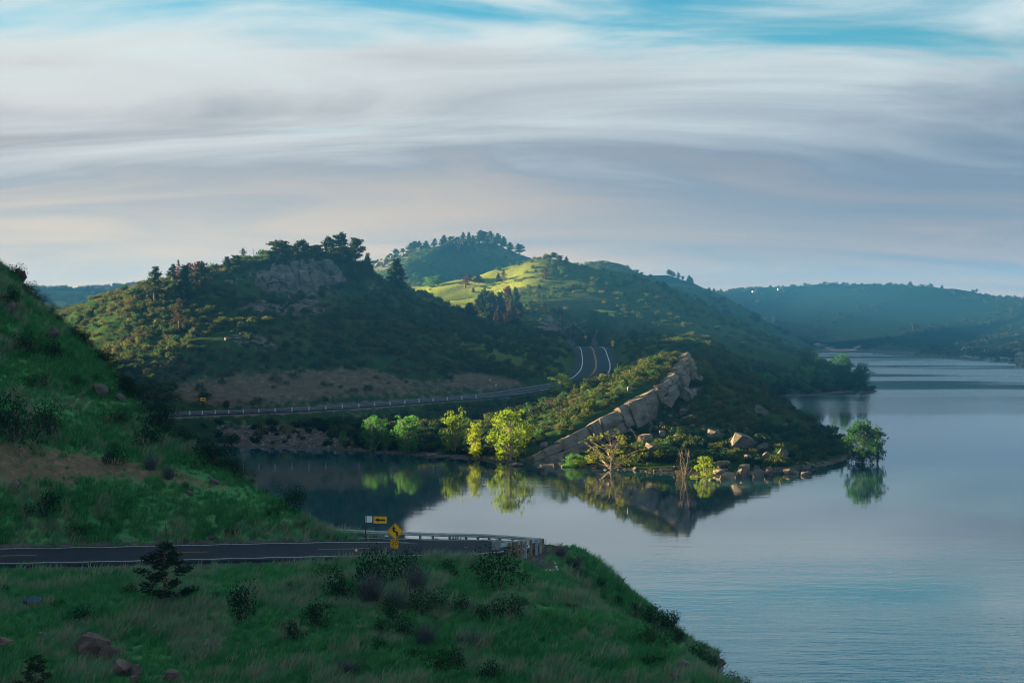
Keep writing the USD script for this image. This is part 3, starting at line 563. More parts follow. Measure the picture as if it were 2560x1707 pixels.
def blob_leaves(bag, r, centre, rad, k, size, squash=0.8, up=0.25):
    """a clump of leaves: denser towards its skin, open inside"""
    d = sphere_dirs(r, k); q = rad * (0.45 + 0.6 * r.random(k) ** 0.6)[:, None] * d * [1, 1, squash]
    nr = d + 0.7 * r.normal(size=(k, 3)) + [0, 0, up]; nr /= np.linalg.norm(nr, axis=1, keepdims=True)
    bag.leaves(centre + q, nr, size * (0.6 + 0.8 * r.random(k)), r)
def shrub_mesh(seed, k=170, size=0.2, lobes=7, spread=0.62, tall=0.75):
    """shrub of unit radius standing on z = 0"""
    r = rng(seed); b = Bag()
    for i in range(lobes):
        a = r.random() * 6.28; d = spread * math.sqrt(r.random()); c = np.array([d * math.cos(a), d * math.sin(a), tall * (0.30 + 0.55 * r.random()) * (1.15 - 0.6 * d)])
        blob_leaves(b, r, c, 0.28 + 0.2 * r.random(), k // lobes, size)
    return b.mesh()
def twig_mesh(seed, k=26, h=1.0):
    r = rng(seed); b = Bag()
    for i in range(k):
        a = r.random() * 6.28; o = 0.18 * r.random(); e = 0.25 + 0.75 * r.random(); lean = 0.55 * r.random()
        p0 = np.array([o * math.cos(a), o * math.sin(a), 0]); p1 = p0 + e * h * np.array([lean * 0.45 * math.cos(a), lean * 0.45 * math.sin(a), 0.5]); p2 = p0 + e * h * np.array([lean * math.cos(a + 0.3), lean * math.sin(a + 0.3), 1.0])
        b.tube([p0, p1, p2], [0.016, 0.011, 0.004], 3)
        for q in range(3):
            a2 = r.random() * 6.28; s = p1 + (p2 - p1) * r.random(); b.tube([s, s + 0.25 * e * h * np.array([0.6 * math.cos(a2), 0.6 * math.sin(a2), 0.7])], [0.007, 0.002], 3)
    return b.mesh()
def tuft_mesh(seed, blades=16, h=0.55, wid=0.035, rad=0.35, lean=(0.22, 0.05)):
    r = rng(seed); b = Bag()
    for i in range(blades):
        a = r.random() * 6.28; d = rad * math.sqrt(r.random()); p = np.array([d * math.cos(a), d * math.sin(a), -0.05]); hh = h * (0.5 + 0.7 * r.random())
        o = np.array([lean[0] + 0.33 * r.normal(), lean[1] + 0.33 * r.normal()]) * hh; w = np.array([math.cos(a * 3), math.sin(a * 3), 0]) * wid * (0.6 + 0.8 * r.random())
        m = p + [o[0] * 0.35, o[1] * 0.35, hh * 0.6]; t = p + [o[0], o[1], hh]
        b.add([p - w, p + w, m + w * 0.8, m - w * 0.8, t], [(0, 1, 2), (0, 2, 3), (3, 2, 4)])
    return b.mesh()

def scatter(name, label, protos, where, scale, idx, seed, stretch=None):
    """many small plants as one mass"""
    r = rng(seed); path = fresh('/World', name)
    pi = UsdGeom.PointInstancer.Define(stage, path); tgt = []
    for k, (mesh, mat) in enumerate(protos):
        m = usdkit.mesh(stage, f'{path}/plant_{k:03d}', mesh, mat); tgt.append(m.GetPath())
    pi.CreatePrototypesRel().SetTargets(tgt)
    n = len(where)
    pi.CreatePositionsAttr(Vt.Vec3fArray.FromNumpy(np.asarray(where, np.float32)))
    pi.CreateProtoIndicesAttr(Vt.IntArray.FromNumpy(np.asarray(idx, np.int32)))
    sc = np.repeat(np.asarray(scale, np.float32)[:, None], 3, 1)
    if stretch is not None: sc[:, 2] *= stretch
    pi.CreateScalesAttr(Vt.Vec3fArray.FromNumpy(sc.astype(np.float32)))
    a = r.random(n) * 2 * math.pi * (1.0 if name != 'grass' else 0.16) - (0 if name != 'grass' else 0.5)
    pi.CreateOrientationsAttr(Vt.QuathArray([Gf.Quath(float(math.cos(x / 2)), 0, 0, float(math.sin(x / 2))) for x in a]))
    tag(pi, label, kind='stuff')
    return pi
def sprinkle(seed, n, x0, x1, y0, y1, margin=0.06):
    """random points of the land inside the stretch that the camera (or one standing beside it) can see"""
    r = rng(seed); x = x0 + (x1 - x0) * r.random(n); y = y0 + (y1 - y0) * r.random(n)
    m = np.abs(x) < (0.268 + margin) * y + 6
    x, y = x[m], y[m]; return np.c_[x, y, height(x, y)]
def sheet_value(q, key):
    out = np.zeros(len(q))
    for s, (a, b) in zip(SHEETS, ((-1e9, 260), (260, 759), (759, 1475), (1475, 1e9))):
        m = (q[:, 1] >= a) & (q[:, 1] < b)
        if m.any(): out[m] = s.at(q[m, 0], q[m, 1], getattr(s, key))
    return out
def clumpy(q, scale, seed): return meshkit.fbm(np.c_[q[:, :2] / scale, np.zeros(len(q))], 3, seed)
SHRUBS = [(shrub_mesh(100 + k, 330, 0.19, 8, tall=0.95), M_OAK) for k in range(4)] + [(shrub_mesh(110 + k, 300, 0.16, 8, tall=0.75), M_SAGE) for k in range(3)] + [(shrub_mesh(120 + k, 330, 0.18, 8, tall=1.05), M_MOSS) for k in range(2)] + [(shrub_mesh(130 + k, 330, 0.18, 8, tall=0.9), M_DARK) for k in range(2)]

# --- foreground grass
q = sprinkle(1, 190000, -75, 48, 90, 195)
dirt, grav, rd = sheet_value(q, 'dirt'), sheet_value(q, 'gravel'), sheet_value(q, 'road')
r = rng(2); cl = clumpy(q, 3.5, 21); c2 = clumpy(q, 14.0, 33)
keepm = (q[:, 2] > 0.3) & (rd > 5.6) & (r.random(len(q)) > 0.93 * np.clip(dirt * 1.3, 0, 1)) & (r.random(len(q)) > np.clip(grav * 1.15, 0, 0.97)) & (cl > 0.12 + 0.14 * r.random(len(q)))
q, cl, c2 = q[keepm], cl[keepm], c2[keepm]; r = rng(3)
straw = np.clip((clumpy(q, 2.6, 5) - 0.49) * 7.0, 0.02, 0.85) ; u_ = r.random(len(q))
idx = np.where(u_ < straw * 0.55, 4 + r.integers(0, 2, len(q)), np.where(u_ < straw * 1.2, 6 + r.integers(0, 2, len(q)), r.integers(0, 4, len(q))))
GRASS = [(tuft_mesh(200 + k, 15, 0.50, 0.030), M_GRASS) for k in range(4)] + [(tuft_mesh(210 + k, 13, 0.72, 0.020, 0.26, (0.34, 0.1)), M_STRAW) for k in range(2)] + [(tuft_mesh(220 + k, 15, 0.62, 0.025, 0.32, (0.3, 0.08)), M_PALE) for k in range(2)]
scatter('grass', 'long wind-bent green and straw grass on the near slopes', GRASS, q, (0.45 + 0.6 * r.random(len(q))) * (0.75 + 0.8 * np.clip((cl - 0.3) * 2.2, 0, 1)), idx, 4)

# --- low scrub on the hills round the bay
q = sprinkle(11, 150000, -170, 150, 335, 735)
dirt, rocky, grav, lush, rd = (sheet_value(q, k) for k in ('dirt', 'rocky', 'gravel', 'lush', 'road'))
r = rng(12); cl = clumpy(q, 9.0, 7)
den = np.where(inside(POINT, q[:, :2]), 0.50, 0.82) * np.clip((cl - 0.22) * 4.5, 0.2, 1.25)
den *= (1 - 0.93 * np.clip(dirt * 1.4, 0, 1)) * (1 - 0.85 * np.clip(rocky, 0, 1)) * (1 - 0.9 * np.clip(lush * 2.4, 0, 1))
den *= np.clip((rd - 8.5) / 4, 0, 1) * (q[:, 2] > 0.35) * (q[:, 1] < 720)
lt_ = cKDTree(LEDGE_TOP[:, :2]); ld_, li_ = lt_.query(q[:, :2]); sd_ = ((q[:, :2] - LEDGE_TOP[li_, :2]) * LEDGE_N[li_, :2]).sum(1)
den *= ~((sd_ > -1.5) & (sd_ < 4.2) & (ld_ < 7))
k_ = r.random(len(q)) < den * 0.40
q = q[k_]; r = rng(13); cl2 = clumpy(q, 22.0, 17)
u_ = r.random(len(q)); wet = q[:, 2] < 5.0
idx = np.where(wet & (u_ < 0.4), 9 + r.integers(0, 2, len(q)), np.where(u_ < np.clip((cl2 - 0.38) * 3.2, 0.1, 0.75), 4 + r.integers(0, 3, len(q)), np.where(u_ < 0.86, r.integers(0, 4, len(q)), 7 + r.integers(0, 2, len(q)))))
scatter('scrub', 'low rounded scrub bushes covering the pine hill and the rocky point', SHRUBS, q - [0, 0, 0.1], 0.75 + 1.35 * r.random(len(q)) ** 1.7, idx, 14)

# --- scrub on the ridge and the wooded hill
q = sprinkle(21, 42000, -330, 300, 735, 1345, 0.03)
lush, rd = sheet_value(q, 'lush'), sheet_value(q, 'road')
r = rng(22); cl = clumpy(q, [30.0, 9.0], 27)
den = np.clip((cl - 0.42) * 4, 0.02, 0.9) * (1 - 0.96 * np.clip(lush * 1.2, 0, 1)) * np.clip((rd - 9) / 8, 0, 1) * (q[:, 2] > 0.6)
k_ = r.random(len(q)) < den * 0.55
q = q[k_]; r = rng(23); u_ = r.random(len(q))
idx = np.where(u_ < 0.55, r.integers(0, 4, len(q)), np.where(u_ < 0.8, 4 + r.integers(0, 3, len(q)), 7 + r.integers(0, 2, len(q))))
scatter('hill_scrub', 'small dark bushes dotted over the long ridge and the wooded hill', SHRUBS, q - [0, 0, 0.1], 0.9 + 1.5 * r.random(len(q)) ** 1.6, idx, 24)

# --- woods of the far hills: read as one mass
q = np.vstack([sprinkle(31, 26000, -520, 1000, 1310, 2250, 0.02), sprinkle(32, 6000, 290, 420, 1080, 1500, 0.02)])
r = rng(33); cl = clumpy(q, 60.0, 37)
k_ = (q[:, 2] > 4) & (r.random(len(q)) < np.where(q[:, 0] < 40, 1.0, 0.35 * (cl > 0.5))) & (r.random(len(q)) < np.clip((cl - 0.30) * 3.6, 0.08, 0.95))
q = q[k_]; r = rng(34)
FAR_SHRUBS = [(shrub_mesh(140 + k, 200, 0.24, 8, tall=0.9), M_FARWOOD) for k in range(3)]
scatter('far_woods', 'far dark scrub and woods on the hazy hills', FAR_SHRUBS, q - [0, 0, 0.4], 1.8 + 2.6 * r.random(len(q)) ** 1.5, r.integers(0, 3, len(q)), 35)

# ------------------------------------------------------------------ stones
def rock_mesh(seed, size, n=16, sq=0.75):
    """angular boulder: hull of points on a rounded block, flat-ish facets"""
    r = rng(seed); d = sphere_dirs(r, n); d = np.sign(d) * np.abs(d) ** sq
    h = trimesh.Trimesh(d * (0.85 + 0.25 * r.random((n, 1))), process=False).convex_hull if False else trimesh.convex.convex_hull(d * (0.85 + 0.25 * r.random((n, 1))))
    h.apply_scale(np.asarray(size, float) / 2); return h
def turned(m, rz=0.0, rx=0.0, ry=0.0, at=(0, 0, 0)):
    m = m.copy(); m.apply_transform(trimesh.transformations.euler_matrix(rx, ry, rz)); m.apply_translation(at); return m
def stone_look(name, lo, mid, hi, scale=0.9):
    return look(name, {'g': ('geometry', {}), 'n': ('noise_texture', {'scale': scale, 'detail': 8.0, 'roughness': 0.65}), 'm': ('mapping', {'scale': (0.5, 0.5, 2.5), 'rotation': (0.35, 0.25, 0)}), 'n2': ('noise_texture', {'scale': scale * 1.2, 'detail': 6.0, 'roughness': 0.7}),
        'a': ('math', {'math_type': 'add'}), 'h': ('math', {'math_type': 'multiply', 'value2': 0.5}), 'r': ('rgb_ramp', {'ramp': [(0.34, lo), (0.5, mid), (0.64, hi)]}), 'b': ('bump', {'strength': 0.9, 'distance': 0.25}), 'p': ('principled_bsdf', {'roughness': 0.9, 'specular_ior_level': 0.15})},
        [('g.position', 'n.vector'), ('g.position', 'm.vector'), ('m.vector', 'n2.vector'), ('n.fac', 'a.value1'), ('n2.fac', 'a.value2'), ('a.value', 'h.value1'), ('h.value', 'r.fac'), ('r.color', 'p.base_color'), ('h.value', 'b.height'), ('b.normal', 'p.normal')])
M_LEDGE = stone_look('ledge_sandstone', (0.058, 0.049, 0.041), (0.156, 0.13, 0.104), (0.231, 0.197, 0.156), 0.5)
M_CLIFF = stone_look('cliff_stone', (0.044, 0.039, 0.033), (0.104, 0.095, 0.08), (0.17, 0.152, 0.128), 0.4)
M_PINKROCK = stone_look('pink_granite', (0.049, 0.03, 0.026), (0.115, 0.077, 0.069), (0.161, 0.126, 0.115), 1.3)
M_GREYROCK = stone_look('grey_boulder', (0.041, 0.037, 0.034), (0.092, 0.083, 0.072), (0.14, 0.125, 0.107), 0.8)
M_SLATE = stone_look('blue_slate', (0.02, 0.045, 0.065), (0.03, 0.065, 0.095), (0.045, 0.085, 0.12), 1.0)
M_PALESTONE = plain('pale_stone', (0.72, 0.72, 0.70), 0.8, var=0.12)

def along(poly, s):
    d = np.r_[0, np.cumsum(np.linalg.norm(np.diff(poly, axis=0), axis=1))]; d /= d[-1]
    return np.array([np.interp(s, d, poly[:, k]) for k in range(3)])
def hull(p): return trimesh.convex.convex_hull(np.asarray(p))
ledge = tag(holder('rock_ledge', (0, 0, 0)), 'long tilted sandstone ledge of cracked blocks climbing from the water', 'rock ledge')
r = rng(50)
cuts = [0.0, 0.05, 0.135, 0.19, 0.285, 0.33, 0.425, 0.47, 0.555, 0.63, 0.67, 0.735, 0.80, 0.845, 0.91, 0.96, 1.0]
for k in range(len(cuts) - 1):
    a, b = cuts[k] + 0.005, cuts[k + 1] - 0.004
    A, B = along(LEDGE_TOP, a), along(LEDGE_TOP, b); t = (B - A) / np.linalg.norm(B - A); th = t * [1, 1, 0]; th /= np.linalg.norm(th); n = np.array([th[1], -th[0], 0.0])
    high = (2.9 + 2.4 * min(1, a * 2.2)) * (0.72 + 0.42 * r.random()) * (0.8 if k > 11 else 1); push = 0.8 + 1.3 * r.random(); deep = 1.3 + 0.6 * r.random()
    layers = (1 if r.random() < 0.35 else 2) if k < 9 else (3 if k < 12 else 4)
    zc = np.linspace(0, 1, layers + 1)
    if layers == 2: zc[1] = 0.35 + 0.35 * r.random()
    for j in range(layers):
        for half in ((0.0, 1.0),) if layers < 3 else ((0.0, 0.47), (0.5, 1.0)):
            q = []; o = (r.random() * 0.6 if j else 0.0) + 0.15 * j; jit = 0.20; f0, f1 = zc[j] + (0.015 if j else 0), zc[j + 1]
            for e in half:
                for f in (f0, f1):
                    X = A + (B - A) * e + th * (0.40 * high * f) + [0, 0, 0.35 - high * f]
                    front = X + n * (push + o + 0.35 * f); back = X - n * deep - [0, 0, 0.85 if f == f0 else 0.0]
                    q += [front + jit * r.normal(size=3), front - n * 0.35 + [0, 0, 0.10 if f == f0 else 0] + jit * r.normal(size=3), back + jit * r.normal(size=3)]
                m_ = A + (B - A) * e + th * (0.2 * high) + [0, 0, 0.35 - high * (f0 + f1) / 2] + n * (push + o + 0.18 + 0.2 * r.random()); q.append(m_ + jit * r.normal(size=3))
            put('stone_block', hull(q), M_LEDGE, ledge)
# broken pieces leaning against its foot
for k in range(34):
    s = 0.05 + 0.93 * r.random(); A = along(LEDGE_TOP, s); t = along(LEDGE_TOP, min(1, s + .01)) - along(LEDGE_TOP, s - .01); n = np.array([t[1], -t[0], 0]); n /= np.linalg.norm(n)
    p = A + n * (2.6 + 2.5 * r.random()); z = height(p[0], p[1])[0]; w = 0.8 + 1.6 * r.random() * (0.5 + s)
    put('fallen_block', turned(rock_mesh(500 + k, (w * 1.4, w, w * 0.9), 12, 0.5), r.random() * 6, 0.4 * r.normal(), 0.4 * r.normal(), (p[0], p[1], z + w * 0.1)), M_LEDGE, ledge)

# crags of the pine hill
def crag(name, label, poly, count, smin, smax, seed, mat, near, far, upright=1.3, sink=0.12, category='rock outcrop'):
    h = tag(holder(name, (0, 0, 0)), label, category); r = rng(seed); poly = np.array(poly, float); lo, hi = poly.min(0), poly.max(0); done = 0
    while done < count:
        u, v = lo + (hi - lo) * r.random(2)
        if not inside(poly, np.array([[u, v]]))[0]: continue
        p = ground(u, v, near, far); w = (smin + (smax - smin) * r.random() ** 1.6)
        put('stone', turned(rock_mesh(seed * 1000 + done, (w * (0.8 + 0.7 * r.random()), w * 0.9, w * upright * (0.7 + 0.5 * r.random())), 13, 0.55), r.random() * 6.28, 0.25 * r.normal(), 0.2 * r.normal(), p + [0, 0.3, w * sink]), mat, h); done += 1
    return h
crag('rock_outcrop', 'broad grey cliff band of broken stone under the hilltop pines', [(640, 694), (660, 672), (700, 660), (740, 654), (800, 656), (845, 674), (858, 700), (848, 728), (800, 732), (760, 718), (700, 728), (668, 738), (650, 716)], 110, 1.3, 3.6, 61, M_CLIFF, 440, 600)
crag('rock_outcrop', 'patch of grey scree and stones below the cliff band', [(600, 760), (680, 752), (750, 738), (800, 745), (828, 768), (795, 800), (740, 795), (670, 788), (610, 775)], 85, 0.6, 1.9, 62, M_CLIFF, 440, 600, 0.8)
crag('rock_outcrop', 'small sunlit stones at the foot of the large pines on the hill', [(460, 750), (520, 755), (545, 770), (500, 778), (470, 770)], 14, 0.6, 1.6, 63, M_GREYROCK, 440, 600, 0.7)
crag('rock_outcrop', 'few pale slabs low on the shaded hillside above the soil bank', [(560, 850), (640, 838), (700, 872), (640, 876)], 14, 0.8, 2.4, 64, M_CLIFF, 440, 600, 0.5)
crag('rock_outcrop', 'pale sunlit edge stones at the upper left of the cliff band', [(565, 705), (600, 692), (650, 672), (690, 664), (690, 670), (620, 700), (575, 715)], 13, 0.9, 2.2, 65, M_LEDGE, 440, 600, 0.6)
crag('rock_outcrop', 'grey rock face low on the long ridge above the far bend', [(1330, 825), (1370, 800), (1440, 795), (1470, 830), (1440, 842), (1380, 840)], 26, 1.5, 3.6, 66, M_CLIFF, 640, 900, 0.7)
crag('rock_outcrop', 'pale rocks along the left edge of the hazy wooded hill', [(935, 664), (960, 650), (1010, 634), (1040, 628), (1020, 645), (960, 672)], 26, 1.6, 4.2, 67, M_LEDGE, 1100, 1400, 0.9)
crag('rock_outcrop', 'grey stones right of the dark lone pine on the hill shoulder', [(905, 700), (930, 705), (955, 735), (940, 740)], 12, 0.9, 2.2, 68, M_CLIFF, 450, 640, 0.9)
crag('rock_outcrop', 'pale pink rock bluff at the waterline on the far right', [(2546, 897), (2562, 893), (2600, 905), (2600, 921), (2548, 917)], 22, 3.0, 8.0, 69, M_LEDGE, 900, 1400, 1.1)

# single boulders on the point: (u, v of base centre, width, height in the picture, label)
def boulder(u, v, w, h, label, mat=None, near=60, far=700, seed=0, tilt=0.25, group=None, name='boulder', depth=0.8):
    p = ground(u, v, near, far); k = p[1] / FPX; r = rng(7000 + seed)
    m = rock_mesh(7100 + seed, (w * k, w * k * depth, h * k * 1.35), 20, 0.62)
    m = turned(m, 0.3 * r.normal(), 0.1 * r.normal(), tilt, (0, 0, h * k * 0.33))
    path = fresh('/World', name); o = usdkit.mesh(stage, path, m, mat or M_GREYROCK); o.AddTranslateOp().Set(Gf.Vec3d(*map(float, p)))
    tag(o, label, 'boulder', group); return p
Z5 = lambda x, y: (1200 + x / 2.138, 850 + y / 2.138)
for k, (x, y, w, h, tilt, label) in enumerate([
    (885, 545, 95, 50, 0.0, 'sunlit square boulder beside the orange dry bush on the point'), (1262, 530, 105, 45, 0.45, 'long grey boulder left of the largest boulder on the point'),
    (1400, 590, 150, 90, 0.3, 'largest pale boulder on the shaded slope of the point'), (1512, 600, 60, 60, 0.9, 'grey boulder just right of the largest boulder on the point'),
    (1540, 640, 70, 40, 0.7, 'low grey slab below the right side of the largest boulder'), (1505, 395, 85, 45, 0.5, 'grey boulder high on the right slope of the point'),
    (1088, 400, 55, 32, 0.2, 'rounded grey boulder under the top of the rock ledge'), (1100, 320, 75, 55, 0.6, 'shaded grey block leaning at the top of the rock ledge'),
    (977, 512, 40, 32, 0.1, 'small square grey boulder right of the sunlit square boulder'), (905, 600, 90, 55, 0.1, 'shaded boulder directly under the sunlit square boulder'),
    (1430, 500, 60, 30, 0.6, 'narrow slab above the largest boulder on the point'), (1625, 480, 45, 35, 0.8, 'lone small boulder on the right slope near the skyline of the point'),
    (1005, 632, 45, 20, -0.2, 'small sunlit stone left of the bare tree by the water'), (1222, 612, 30, 28, 0.0, 'small round stone below the long grey boulder'),
    (1292, 675, 100, 32, -0.1, 'flat pinkish slab just right of the bright green lakeside bush'), (1270, 712, 70, 28, -0.3, 'dark wedge stone under the flat pinkish slab'),
    (1322, 742, 90, 45, 0.1, 'grey boulder at the waterline below the pinkish slab'), (1412, 725, 75, 75, 0.3, 'steep grey rock at the waterline right of the pinkish slab'),
    (1375, 735, 55, 45, 0.3, 'grey rock wedged between two waterline rocks'), (1482, 728, 80, 60, 0.35, 'broad grey rock at the waterline in the middle of the rocky shore'),
    (1550, 725, 55, 60, 0.3, 'tall grey rock at the waterline near the low boulders'), (1610, 650, 70, 75, 0.5, 'large jumbled rock above the low shore boulders'),
    (1665, 715, 95, 45, 0.05, 'long low rounded boulder on the shore of the point'), (1745, 722, 62, 30, 0.0, 'last small low boulder at the tip of the rocky shore'),
    (1240, 748, 50, 18, 0.0, 'flat dark stone in the water under the bright green bush'), (1430, 640, 50, 30, 0.3, 'shaded rock above the steep waterline rock'),
    (340, 570, 45, 26, -0.3, 'small sunlit stone on top of the low end of the ledge'), (200, 672, 80, 26, 0.1, 'low stone in the water at the left end of the ledge'),
    (800, 268, 30, 22, 0.0, 'small pink stone on the sunlit grass strip behind the ledge'), (498, 268, 34, 22, 0.0, 'small pink stone beside the small sunlit roadside tree')]):
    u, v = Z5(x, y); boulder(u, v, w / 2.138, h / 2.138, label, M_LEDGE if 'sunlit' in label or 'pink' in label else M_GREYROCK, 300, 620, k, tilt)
r = rng(91); Z5b = [(1240 + 60 * k + 20 * r.normal(), 690 + 25 * r.normal()) for k in range(9)]
# rock pile along the embankment: uncountable
def heap(name, label, polys, n, smin, smax, seed, mat, near, far):
    r = rng(seed); ms = []; got = 0
    P_ = [np.array(p, float) for p in polys]
    for poly in P_:
        lo, hi = poly.min(0), poly.max(0); c = 0
        while c < n // len(P_):
            u, v = lo + (hi - lo) * r.random(2)
            if not inside(poly, np.array([[u, v]]))[0]: continue
            p = ground(u, v, near, far); w = smin + (smax - smin) * r.random() ** 2
            ms.append(turned(rock_mesh(seed * 3000 + got, (w, w * 0.8, w * 0.7), 9, 0.7), r.random() * 6, 0.4 * r.normal(), 0, p + [0, 0, w * 0.1])); c += 1; got += 1
    o = put(name, trimesh.util.concatenate(ms), mat); tag(o, label, kind='stuff'); return o
heap('rubble', 'loose pale rubble on the embankment at the head of the bay', [[(545, 1062), (650, 1066), (740, 1062), (860, 1085), (885, 1122), (760, 1119), (640, 1119), (575, 1105)]], 420, 0.35, 1.1, 71, M_LEDGE, 380, 480)
heap('shore_stones', 'small stones along the shaded waterline of the bay and the point', [[(880, 1122), (1290, 1150), (1290, 1160), (880, 1132)], [(1340, 1158), (1640, 1174), (1640, 1184), (1340, 1168)], [(1640, 1172), (1880, 1165), (2080, 1150), (2080, 1162), (1880, 1188), (1640, 1190)]], 330, 0.3, 1.3, 72, M_GREYROCK, 320, 430)
heap('hill_stones', 'scattered stones on the shaded slopes of the pine hill and the point', [[(560, 800), (900, 760), (1000, 850), (900, 905), (600, 900)], [(1600, 1080), (1720, 1000), (1900, 1080), (1950, 1140), (1700, 1150)]], 170, 0.35, 1.4, 73, M_CLIFF, 340, 620)

# ------------------------------------------------------------------ foreground stones
Z6 = lambda x, y: (x / 2.613, 1107 + y / 2.613)
for k, (x, y, w, h, tilt, label, mat) in enumerate([
    (625, 1375, 270, 120, 0.42, 'largest pink boulder, long and sloping, on the lower left slope', M_PINKROCK), (700, 1410, 120, 90, 0.2, 'pink block at the lower end of the largest pink boulder', M_PINKROCK),
    (40, 1345, 125, 70, 0.2, 'pink boulder cut by the left edge of the view', M_PINKROCK), (800, 1510, 150, 90, 0.25, 'second pink boulder below the largest one', M_PINKROCK),
    (890, 1525, 70, 85, 0.1, 'grey boulder touching the second pink boulder', M_GREYROCK), (1130, 1560, 130, 85, 0.15, 'dull red boulder at the bottom edge right of the grey one', M_PINKROCK),
    (1045, 1567, 75, 60, 0.3, 'small grey stone at the bottom edge between two boulders', M_GREYROCK), (880, 1565, 75, 50, 0.1, 'red stone at the bottom edge under the second pink boulder', M_PINKROCK),
    (1360, 1330, 115, 50, 0.45, 'lone smooth tan stone in the grass of the lower slope', M_GREYROCK), (1150, 1290, 60, 35, 0.3, 'small grey stone left of the lone tan stone', M_GREYROCK),
    (265, 1265, 55, 35, 0.3, 'small pink stone above left of the largest pink boulder', M_PINKROCK), (1695, 935, 48, 32, 0.1, 'small pink stone in the grass below the near road', M_PINKROCK),
    (205, 1055, 145, 60, 0.08, 'flat blue grey slab lying in the grass below the road', M_SLATE),
    (95, 295, 60, 55, 0.9, 'pale stone at the foot of the soil cut, far left', M_GREYROCK), (1240, 335, 55, 28, 0.5, 'small pale stone under the soil cut near its right end', M_GREYROCK), (770, 295, 35, 18, 0.5, 'tiny pale stone below the middle of the soil cut', M_GREYROCK),
    (1400, 265, 70, 32, 0.3, 'tan stone at the right end of the soil cut', M_PINKROCK), (1390, 620, 60, 22, 0.0, 'low pale stone at the far edge of the near road', M_GREYROCK)]):
    u, v = Z6(x, y); boulder(u, v, w / 2.613, h / 2.613, label, mat, 90, 200, 100 + k, tilt)
Z1 = lambda x, y: (x / 2.613, 550 + y / 2.613)
for k, (x, y, w, h, tilt, label) in enumerate([(335, 790, 70, 110, 0.75, 'long pale rock high on the dark hillside at left'), (655, 1140, 130, 65, 0.4, 'broad grey rock in the middle of the dark hillside'), (785, 1175, 80, 40, 0.7, 'smaller grey rock right of the broad hillside rock'),
    (75, 610, 60, 90, 0.3, 'pale rocky bump near the top of the dark hillside'), (120, 400, 90, 110, 0.5, 'brown crag on the skyline of the dark hillside'), (255, 1400, 40, 60, 0.2, 'pale stone under the big dark bushes of the hillside')]):
    u, v = Z1(x, y); boulder(u, v, w / 2.613, h / 2.613, label, M_GREYROCK if 'brown' not in label else M_PINKROCK, 100, 200, 140 + k, tilt)
Z8 = lambda x, y: (900 + x / 2.352, 1250 + y / 2.352)
for k, (x, y, w, h, label) in enumerate([(525, 535, 55, 30, 'pink stone under the far end of the grass slope by the apron'), (590, 582, 30, 22, 'small pink stone, left of a close pair on the slope'), (628, 582, 30, 20, 'small pink stone, right of a close pair on the slope'), (665, 690, 45, 50, 'dark red stone among dark bushes on the slope'),
    (890, 765, 50, 30, 'lone pink stone in the open green of the slope'), (1900, 1010, 90, 70, 'grey rock low on the lakeside edge of the slope'), (1870, 1060, 110, 55, 'broad grey rock at the bottom of the lakeside edge'), (1895, 940, 50, 60, 'steep grey rock above the broad one on the lakeside edge'), (1190, 645, 22, 22, 'tiny pale stone on the right of the slope')]):
    u, v = Z8(x, y); boulder(u, v, w / 2.352, h / 2.352, label, M_PINKROCK if 'pink' in label or 'red' in label else M_GREYROCK, 90, 170, 160 + k, 0.2)
Z7 = lambda x, y: (850 + x / 3.92, 1230 + y / 3.92)
for k, (x, y) in enumerate([(2090, 684), (2112, 704), (2117, 729), (2117, 744), (2128, 759), (2085, 767), (2060, 766), (2020, 767), (1997, 774), (1960, 768), (1907, 768), (1880, 791)]):
    u, v = Z7(x, y); boulder(u, v, 7.5, 3.2, 'small white marker stone edging the gravel beyond the guardrail end', M_PALESTONE, 100, 160, 180 + k, 0.05, 'white stones edging the gravel', 'marker_stone', 0.6)

